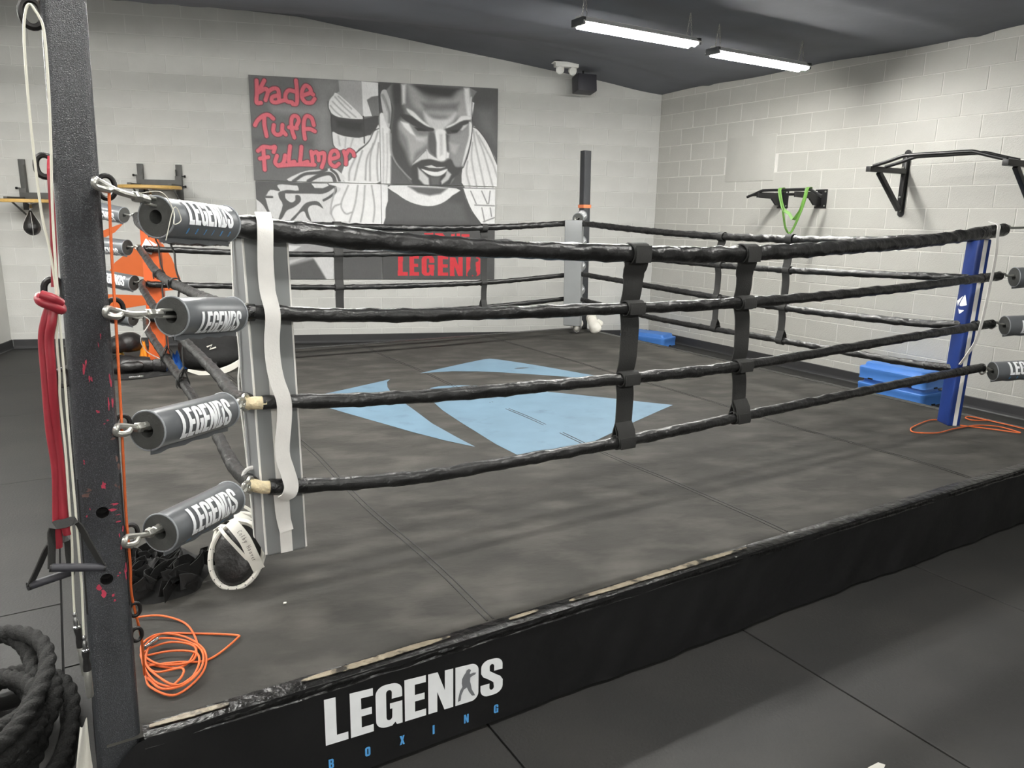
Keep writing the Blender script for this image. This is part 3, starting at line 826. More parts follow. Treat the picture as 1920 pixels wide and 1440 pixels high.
side_txt = {'F': 'front side nearest the viewer', 'R': 'right side along the block wall', 'B': 'back side before the mural', 'L': 'left side beyond the grey rollers'}
ht = ['top', 'second', 'third', 'bottom']
def rl(side, k): return 'black vinyl covered rope, %s rope on the ring\'s %s' % (ht[k], side_txt[side])
FB = .462
rope([(.485, FB, 1.628), (1.2, FB, 1.567), (2.08, FB, 1.533), (2.71, FB, 1.527), (3.94, FB, 1.572), (4.62, FB, 1.622), (4.86, FB - .01, 1.645)], TOPR, rl('F', 0), 1, (.0, .28))
rope([(.49, FB, 1.37), (.92, FB, 1.338), (1.56, FB, 1.319), (2.67, FB, 1.304), (3.8, FB, 1.325), (4.72, FB, 1.362), (4.9, FB - .01, 1.37)], LOWR, rl('F', 1), 2, (.05, .2))
rope([(.475, FB, 1.082), (1.11, FB, 1.037), (2.06, FB, 1.012), (2.71, FB, 1.006), (3.58, FB, 1.034), (4.74, FB, 1.072), (4.9, FB - .01, 1.08)], LOWR, rl('F', 2), 3, (.0, .2), (.06, 0))
rope([(.475, FB, .812), (.58, FB, .786), (1.11, FB, .735), (2.05, FB, .735), (2.77, FB, .755), (3.63, FB, .777), (4.76, FB, .803), (4.88, FB - .01, .805)], LOWR, rl('F', 3), 4, (.14, .36), (.07, 0))
RA = 4.83
rope([(RA, .5, 1.628), (RA, .68, 1.597), (RA, 1.41, 1.547), (RA, 2.62, 1.536), (RA, 3.6, 1.56), (RA + .01, 4.72, 1.613)], TOPR * .86, rl('R', 0), 5, (.3, .1))
rope([(RA, .5, 1.36), (RA, .71, 1.345), (RA, 2.07, 1.302), (RA, 3.36, 1.302), (RA + .01, 4.72, 1.35)], LOWR, rl('R', 1), 6, (.12, .05))
rope([(RA, .5, 1.07), (RA, .94, 1.03), (RA, 2.04, 1.013), (RA, 2.92, 1.03), (RA + .01, 4.72, 1.08)], LOWR * 1.08, rl('R', 2), 7, (.12, .05))
rope([(RA, .5, .79), (RA, .9, .763), (RA, 2.0, .757), (RA, 3.38, .75), (RA + .01, 4.72, .812)], LOWR, rl('R', 3), 8, (.3, .05))
BB = 4.72
rope([(.62, BB + .05, 1.62), (1.72, BB, 1.572), (3.08, BB, 1.545), (4.0, BB, 1.568), (4.84, 4.80, 1.613)], TOPR * .86, rl('B', 0), 9, (.1, .1))
rope([(.62, BB + .05, 1.37), (.8, BB, 1.36), (2.04, BB, 1.309), (3.66, BB, 1.318), (4.84, 4.80, 1.35)], LOWR, rl('B', 1), 10, (.1, .05))
rope([(.62, BB + .05, 1.09), (.8, BB, 1.078), (2.22, BB, 1.013), (3.67, BB, 1.011), (4.84, 4.80, 1.06)], LOWR, rl('B', 2), 11, (.1, .05))
rope([(.62, BB + .05, .81), (.8, BB, .8), (2.2, BB, .745), (3.67, BB, .762), (4.84, 4.80, .80)], LOWR, rl('B', 3), 12, (.1, .05))
LA = .545
rope([(.5, .49, 1.625), (LA, 1.2, 1.57), (LA, 2.6, 1.53), (LA, 4.0, 1.57), (.6, 4.86, 1.62)], TOPR * .86, rl('L', 0), 13, (.05, .1))
rope([(.5, .49, 1.367), (LA, 1.2, 1.315), (LA, 1.9, 1.296), (LA, 3.15, 1.286), (.6, 4.86, 1.365)], LOWR, rl('L', 1), 14, (.05, .1))
rope([(.49, .49, 1.082), (.52, .9, 1.02), (LA, 1.46, 1.005), (LA, 3.08, 1.012), (LA, 4.25, 1.09), (.6, 4.86, 1.095)], LOWR, rl('L', 2), 15, (.05, .1))
rope([(.49, .49, .80), (.51, .9, .735), (LA, 1.57, .715), (LA, 2.55, .747), (LA, 4.13, .79), (.6, 4.86, .8)], LOWR, rl('L', 3), 16, (.05, .1))

# ------------------------------------------------------------------ spacer straps tying the ropes together
def spacer(P, along, inward, zs, rs, label, w=.1, drift=0.0):
    t = thing('rope_spacer', label, 'strap', P(zs[-1]), 'webbing spacer straps between the ropes')
    pts = []; ws = []
    z0, z1 = zs[0] - rs[0] * .6, zs[-1] + rs[-1] * .4
    n = 26
    for i in range(n + 1):
        u = i / n; z = z0 + (z1 - z0) * u
        dd = min(abs(z - zz) for zz in zs[1:3]); off = .012 + .016 * math.exp(-(dd / .05) ** 2)
        if u < .05 or u > .95: off = .0
        pts.append(P(z) + inward * (off - .004)); ws.append(w * (1.25 - .25 * sstep(0, .14, u)) if u < .3 else w * (1.0 - .12 * u))
    m = MB(); m.ribbon(smooth_path(pts, 2), along, [ws[min(len(ws) - 1, i // 2)] for i in range(2 * n + 1)], .004); m.build('strap', 'webbing', t)
    for z, r in zip(zs, rs):
        m = MB(); R = r * 1.13; c = P(z); lw = w * .86
        k = 18; vs = []; fs = []
        for s_ in (-1, 1):
            for rr in (R, R + .005):
                for i in range(k):
                    th = 2 * math.pi * i / k
                    vs.append(c + along * (s_ * lw / 2) + inward * (rr * math.cos(th)) + UP * (rr * math.sin(th)))
        for i in range(k):
            j = (i + 1) % k
            fs += [(i, j, 2 * k + j, 2 * k + i), (k + i, 3 * k + i, 3 * k + j, k + j), (i, k + i, k + j, j), (2 * k + i, 2 * k + j, 3 * k + j, 3 * k + i)]
        m.add(vs, fs)
        # loose flap of the hook tape on the outer face
        m.ribbon([c - inward * (R + .006) + UP * (r * .95), c - inward * (R + .009) - UP * (r * .1), c - inward * (R + .006) - UP * (r * 1.0)], along, lw * .92, .004)
        m.build('loop', 'webbing', t)
    # triangular fold over the bottom rope
    m = MB(); c = P(zs[-1]); h = rs[-1]
    for s_ in (-1, 1):
        m.ribbon([c + inward * (s_ * h * 1.2), c + inward * (s_ * h * .75) + UP * .05, c + UP * .085 + inward * .006], along, w * .9, .004)
    m.build('fold', 'webbing', t)
    return t
zsF = [1.533, 1.311, 1.012, .735]
rsR = [TOPR, LOWR, LOWR, LOWR]
spacer(lambda z: W(2.03 + .022 * (z - .74), FB, z), E1, E2, zsF, rsR, 'black webbing strap joining the front ropes, left of the pair')
spacer(lambda z: W(2.74 - .055 * (z - .74), FB, z), E1, E2, [1.527, 1.304, 1.006, .755], rsR, 'black webbing strap joining the front ropes, right of the pair')
rs2 = [TOPR * .86, LOWR, LOWR, LOWR]
spacer(lambda z: W(RA, 2.645, z), E2, -E1, [1.536, 1.3, 1.022, .757], rs2, 'black webbing strap on the right ropes nearer the far corner', .07)
spacer(lambda z: W(RA, 1.947, z), E2, -E1, [1.54, 1.303, 1.013, .757], rs2, 'black webbing strap on the right ropes nearer the blue pad', .07)
spacer(lambda z: W(2.19, BB, z), E1, -E2, [1.56, 1.309, 1.013, .745], rs2, 'black webbing strap on the back ropes below the tattooed arm of the mural', .085)
spacer(lambda z: W(3.69, BB, z), E1, -E2, [1.556, 1.318, 1.011, .762], rs2, 'black webbing strap on the back ropes near the right edge of the mural', .07)
spacer(lambda z: W(LA, 2.44, z), E2, E1, [1.532, 1.288, 1.008, .745], rs2, 'black webbing strap on the left ropes, nearer of the two', .05)
spacer(lambda z: W(LA, 3.13, z), E2, E1, [1.54, 1.286, 1.012, .76], rs2, 'black webbing strap on the left ropes, farther one by the orange pad', .05)

# ------------------------------------------------------------------ corner pads
def pad(name, label, Eb, Et, d1, w1, d2, w2, material, zb, zt, logo=None, stripe=None, pipe=False, logomat='print_white', group='corner pads of the ring'):
    """upright foam pad; vertical edge from Eb to Et (ring coords), faces run from it along d1 and d2"""
    d1 = (E1 * d1[0] + E2 * d1[1]).normalized(); d2 = (E1 * d2[0] + E2 * d2[1]).normalized()
    eb, et = W(*Eb, zb), W(*Et, zt)
    t = thing(name, label, 'pad', eb, group)
    def P(x, y, z):  # x along d1, y along d2 (metres), z 0..1
        return eb.lerp(et, z) + d1 * x + d2 * y
    bm = bmesh.new(); nz = 8; layers = []
    for j in range(nz + 1):
        z = j / nz; layers.append([bm.verts.new(P(x, y, z)) for x, y in ((0, 0), (w1, 0), (w1, w2), (0, w2))])
    for j in range(nz):
        for i in range(4): bm.faces.new((layers[j][i], layers[j][(i + 1) % 4], layers[j + 1][(i + 1) % 4], layers[j + 1][i]))
    bm.faces.new(layers[0][::-1]); bm.faces.new(layers[nz])
    bmesh.ops.recalc_face_normals(bm, faces=bm.faces[:])
    ed = [e for e in bm.edges if len(e.link_faces) == 2 and e.calc_face_angle(0) > .8]
    bmesh.ops.bevel(bm, geom=ed, offset=.011, segments=3, affect='EDGES', profile=.55)
    for f in bm.faces: f.smooth = True
    for e in bm.edges: e.smooth = len(e.link_faces) == 2 and e.calc_face_angle(0) < .7
    me = bpy.data.meshes.new('pad_body'); bm.to_mesh(me); bm.free(); me.materials.append(MATS[material])
    o = link('pad_body', me, t)
    n1 = -d2; n2 = -d1
    if stripe:
        for (f, c0, sw) in stripe:
            m = MB(); pa = []
            for j in range(11):
                z = .004 + .992 * j / 10
                pa.append((P(c0, 0, z) + n1 * .0012) if f == 1 else (P(0, c0, z) + n2 * .0012))
            m.ribbon(pa, d1 if f == 1 else d2, sw, .0022); m.build('stripe', 'strap_white', o, smooth=False)
    if pipe:
        for (x, y) in pipe:
            m = MB(); m.tube([P(x, y, .008 + .984 * j / 8) for j in range(9)], .0042, 8); m.build('piping', 'strap_white', o)
    if logo:
        f, cx, cz, sz = logo; fl = []
        c_, s_ = math.cos(math.radians(-142)), math.sin(math.radians(-142))
        for key in 'LMT':
            lp = []
            for x, y in EMB[key]:
                x, y = (x - 2.65) / 2.7, (y - 2.8) / 2.7
                lp.append(((x * c_ - y * s_) * sz, (x * s_ + y * c_) * sz))
            vs, fs = fill_loops([lp]); m = MB()
            H_ = zt - zb
            if f == 1:  m.add([P(cx - x, 0, cz + y / H_) + n1 * .0015 for x, y in vs], fs)
            else:       m.add([P(0, cx + x, cz + y / H_) + n2 * .0015 for x, y in vs], fs)
            m.build('emblem', logomat, o, smooth=False)
    return t, P
nl_pad, NLP = pad('corner_pad', 'grey foam corner pad with white straps beside the nearest post', (.522, .50), (.506, .50), (1, 0), .142, (0, 1), .19, 'pad_grey', .53, 1.60,
                  stripe=[(1, .071, .04)], pipe=[(.004, .004), (.004, .186), (.138, .004)])
pad('corner_pad', 'blue foam corner pad with white stripe and emblem', (4.757, .55), (4.797, .55), (.851, -.524), .08, (.524, .851), .128, 'pad_blue', .42, 1.588,
    logo=(2, .064, .66, .11), stripe=[(1, .044, .024)])
pad('corner_pad', 'orange foam corner pad at the far left of the ring', (.712, 4.74), (.722, 4.74), (-.94, .35), .128, (.35, .94), .12, 'pad_orange', .46, 1.62,
    logo=(1, .062, .80, .115))
pad('corner_pad', 'plain grey foam corner pad in the far right corner', (4.822, 4.585), (4.808, 4.60), (-.72, .70), .188, (.70, .72), .13, 'pad_grey', .515, 1.642,
    logo=(1, .094, .735, .15), logomat='pad_print_dark')
# strap on the grey pad, woven over the front ropes
sp = [(.561, .45, 1.672), (.561, .425, 1.648), (.558, .415, 1.606), (.556, .425, 1.511), (.559, .43, 1.438), (.570, .424, 1.364), (.564, .43, 1.281), (.565, .43, 1.213), (.573, .428, 1.152), (.59, .424, 1.086), (.589, .428, 1.019), (.578, .43, .914), (.591, .428, .848), (.600, .424, .80), (.592, .424, .770), (.572, .435, .752)]
m = MB(); m.ribbon(smooth_path([W(*p) for p in sp], 4), E1, .047, .003); m.build('strap', 'strap_white', nl_pad)
m = MB(); m.ribbon(smooth_path([W(.575, .47, .762), W(.578, .478, .731), W(.582, .482, .674), W(.590, .476, .620)], 4), E1, .046, .003); m.build('strap', 'strap_white', nl_pad)
m = MB(); m.ribbon(smooth_path([W(.50, .62, 1.59), W(.497, .63, 1.4), W(.505, .64, 1.2), W(.5, .66, 1.1), (W(.505, .64, .9)), W(.512, .64, .7), W(.52, .66, .54)], 5), E2, .016, .003); m.build('strap', 'strap_white', nl_pad)
bl = [o for o in COL.objects if o.get('label', '').startswith('blue foam')][0]
m = MB(); m.ribbon(smooth_path([W(4.80, .50, 1.69), W(4.74, .425, 1.672), (W(4.72, .41, 1.62)), W(4.735, .41, 1.5), W(4.745, .42, 1.34), W(4.73, .42, 1.21), W(4.715, .42, 1.10), W(4.68, .42, .99), W(4.62, .43, .905), W(4.6, .45, .85)], 5), E1, .03, .003); m.build('strap', 'strap_white', bl)
# ------------------------------------------------------------------ turnbuckles with padded roller covers
def turnbuckle(A, B, r0, rlen, label, group, reverse=False, roll=0.0, scale=1.0, boxing=True, R=.051, drop=.010, drop2=None):
    """A = eye on the post, B = rope end; the cover starts r0 from A; reverse = lettering runs from B to A"""
    d = (B - A); ln = d.length; X = d.normalized()
    t = thing('turnbuckle', label, 'turnbuckle', A, group)
    side = X.cross(UP).normalized()
    up2 = side.cross(X)
    # hook through the eye, rod, nut, twin-bar body, far hook
    hk = [A + X * .035 + up2 * .0, A + X * .012 + side * .008 - up2 * .006, A - X * .012 - up2 * .002, A - X * .012 + up2 * .012, A + X * .01 - side * .008 + up2 * .012, A + X * .06, A + X * (r0 * .62)]
    m = MB(); m.tube(smooth_path(hk, 5), .0075, 8); m.build('hook', 'zinc', t)
    m = MB(); m.lathe([(.011, 0), (.0135, .004), (.0135, .018), (.011, .022)], A + X * (r0 * .58), X, 6)
    m.lathe([(.009, 0), (.011, .006), (.011, .026), (.009, .03)], A + X * (r0 * .58 + .022), X, 10); m.build('nut', 'zinc', t, smooth=False)
    m = MB()
    for s in (-1, 1): m.box(A + X * (r0 * .6 + .04 + .14) + up2 * (s * .009), (.28, .011, .0065), rot=(X, side, up2), bev=.002)
    m.build('body', 'zinc', t)
    fh = [A + X * (r0 + rlen - .02), B - X * .035, B - X * .02 + up2 * .010, B + up2 * .013, B + X * .012, B - up2 * .013, B - X * .014 - up2 * .008]
    m = MB(); m.tube(smooth_path(fh, 5), .007, 8); m.build('hook', 'zinc', t)
    m = MB(); loop = [B + X * (.016 + .018 * math.cos(th)) + up2 * (.024 * math.sin(th)) for th in [2 * math.pi * i / 18 for i in range(18)]]
    m.tube(loop, .006, 8, closed=True); m.build('thimble', 'zinc', t)
    drop2 = drop if drop2 is None else drop2
    # cover: foam core with a slit hole, vinyl shell, piping
    c0 = A + X * r0 - up2 * drop; c1 = A + X * (r0 + rlen) - up2 * drop2; X0 = X; X = (c1 - c0).normalized(); side = X.cross(UP).normalized(); up2 = side.cross(X); hole = .018
    m = MB(); n = 28
    ring_pts = []
    for (rr, h) in ((hole, rlen * .5), (hole, .002), (R - .002, .0), (R - .001, .006)):
        ring_pts.append((rr, h))
    prof = [(hole, rlen * .5), (hole, 0), (R - .002, 0), (R - .002, rlen), (hole, rlen), (hole, rlen * .5)]
    vs = []; fs = []; x, y = side, up2
    for rr, h in prof:
        for k in range(n):
            th = 2 * math.pi * k / n; vs.append(c0 + X * h + (x * math.cos(th) + y * math.sin(th)) * rr)
    for i in range(len(prof) - 1):
        for k in range(n): fs.append((i * n + k, i * n + (k + 1) % n, (i + 1) * n + (k + 1) % n, (i + 1) * n + k))
    m.add(vs, fs); cover = m.build('roller', 'roller_foam', t)
    m = MB(); vs = []; fs = []; nh = 10
    for j in range(nh + 1):
        for k in range(n):
            th = 2 * math.pi * k / n
            rr = R * (1 + .012 * noise.noise(Vector((j * .5, math.cos(th) * 2, r0 * 30))))
            vs.append(c0 + X * (.003 + (rlen - .006) * j / nh) + (x * math.cos(th) + y * math.sin(th)) * rr)
    for j in range(nh):
        for k in range(n): fs.append((j * n + k, j * n + (k + 1) % n, (j + 1) * n + (k + 1) % n, (j + 1) * n + k))
    m.add(vs, fs); m.build('cover', 'roller_vinyl', cover)
    for h in (.003, rlen - .003):
        m = MB(); m.tube([c0 + X * h + (x * math.cos(th) + y * math.sin(th)) * (R + .0005) for th in [2 * math.pi * k / n for k in range(n)]], .0028, 6, closed=True); m.build('piping', 'roller_piping', cover)
    # seam flap underneath
    m = MB(); m.ribbon([c0 + X * (rlen * i / 10) - up2 * (R + .004 + .003 * math.sin(i * 2.1)) + side * .01 for i in range(11)], up2, .014, .003); m.build('seam_flap', 'roller_vinyl', cover)
    # lettering around the shell, on the side seen from the front
    XX = -X if reverse else X
    cen = c0 + X * (rlen / 2)
    F = (CAM_LOOK - cen); F = (F - X * F.dot(X)).normalized()
    U = F.cross(XX)
    if U.z < 0: U = -U
    cr, sr = math.cos(roll), math.sin(roll)
    F2, U2 = F * cr + U * sr, U * cr - F * sr
    lw = rlen * .66 * scale; hs = 1.42
    def wrap(xx, yy, off=0.0):
        y_ = (yy - lg['h'] * .5) * lw * hs
        a = y_ / R; rr = R + .0022 + off
        return cen + XX * ((xx - .5) * lw + .04 * rlen) + (F2 * math.cos(a) + U2 * math.sin(a)) * rr
    for f_ in lg['W']: lay([f_], lambda a_, b_: wrap(a_, b_)).build('letter', 'print_white', cover, smooth=False)
    lay([lg['F']], lambda a_, b_: wrap(a_, b_, .0006)).build('boxer_print', 'print_grey', cover, smooth=False)
    if boxing:
        for f_ in lg['B']: lay([f_], lambda a_, b_: wrap(a_, b_ * 1.15 + .015)).build('letter', 'print_blue', cover, smooth=False)
    return t
CAM_LOOK = W(.2, -1.9, 1.6)      # the aisle in front of the ring: covers are turned with the print to this side
gNL, gFL, gBR, gFR = 'turnbuckles at the grey pad', 'turnbuckles at the orange pad', 'turnbuckles at the blue pad', 'turnbuckles behind the far grey pad'
nm = ['top', 'second', 'third', 'bottom']
NLA = [(.112, .06, 1.724), (.108, .058, 1.432), (.104, .054, 1.146), (.097, .046, .860)]
NLBp = [(.485, .447, 1.630), (.488, .447, 1.372), (.466, .44, 1.09), (.466, .44, .815)]
spec = [(.19, .295, .55, True), (.215, .275, -.42, False), (.095, .34, -.1, False), (.118, .325, -.18, True)]
for k in range(4):
    r0, rl_, ro, bx = spec[k]
    turnbuckle(W(*NLA[k]), W(*NLBp[k]), r0, rl_, 'steel turnbuckle with grey printed roller at the nearest post, %s of four' % nm[k], gNL, False, ro, 1.0, bx, drop=[.036, .008, .014, .014][k], drop2=[.004, .006, .008, .01][k])
FLA = [(.115, 5.38, 1.73), (.11, 5.38, 1.42), (.105, 5.38, 1.17), (.10, 5.38, .86)]
FLBp = [(.585, 4.90, 1.62), (.58, 4.905, 1.372), (.585, 4.90, 1.085), (.575, 4.905, .79)]
for k in range(4):
    turnbuckle(W(*FLA[k]), W(*FLBp[k]), [.245, .245, .285, .25][k], .34, 'steel turnbuckle with grey roller by the orange pad, %s of four' % nm[k], gFL, False, [-.7, -.9, 0, .7][k], 1.0, k != 2, R=.062)
BRA = [(5.42, .12, 1.69), (5.42, .12, 1.40), (5.42, .12, 1.12), (5.42, .12, .84)]
BRBp = [(4.875, .447, 1.655), (4.91, .447, 1.372), (4.915, .445, 1.075), (4.895, .447, .79)]
for k in range(4):
    a, b = W(*BRA[k]), W(*BRBp[k]); ln = (b - a).length
    gap = [.16, .075, .06, .045][k]
    turnbuckle(a, b, ln - gap - .36, .36, 'steel turnbuckle with grey roller right of the blue pad, %s of four' % nm[k], gBR, True, [0, 0, -.3, .25][k], 1.0, k == 3, R=.058)
FRA = [(5.40, 5.38, 1.72), (5.41, 5.38, 1.43), (5.42, 5.39, 1.145), (5.43, 5.4, .86)]
for k in range(4):
    turnbuckle(W(*FRA[k]), W(4.86, 4.80, [1.645, 1.35, 1.07, .80][k]), .2, .36, 'steel turnbuckle with grey roller behind the far grey pad, %s of four' % nm[k], gFR, False, 0.3, 1.0, False, R=.06)
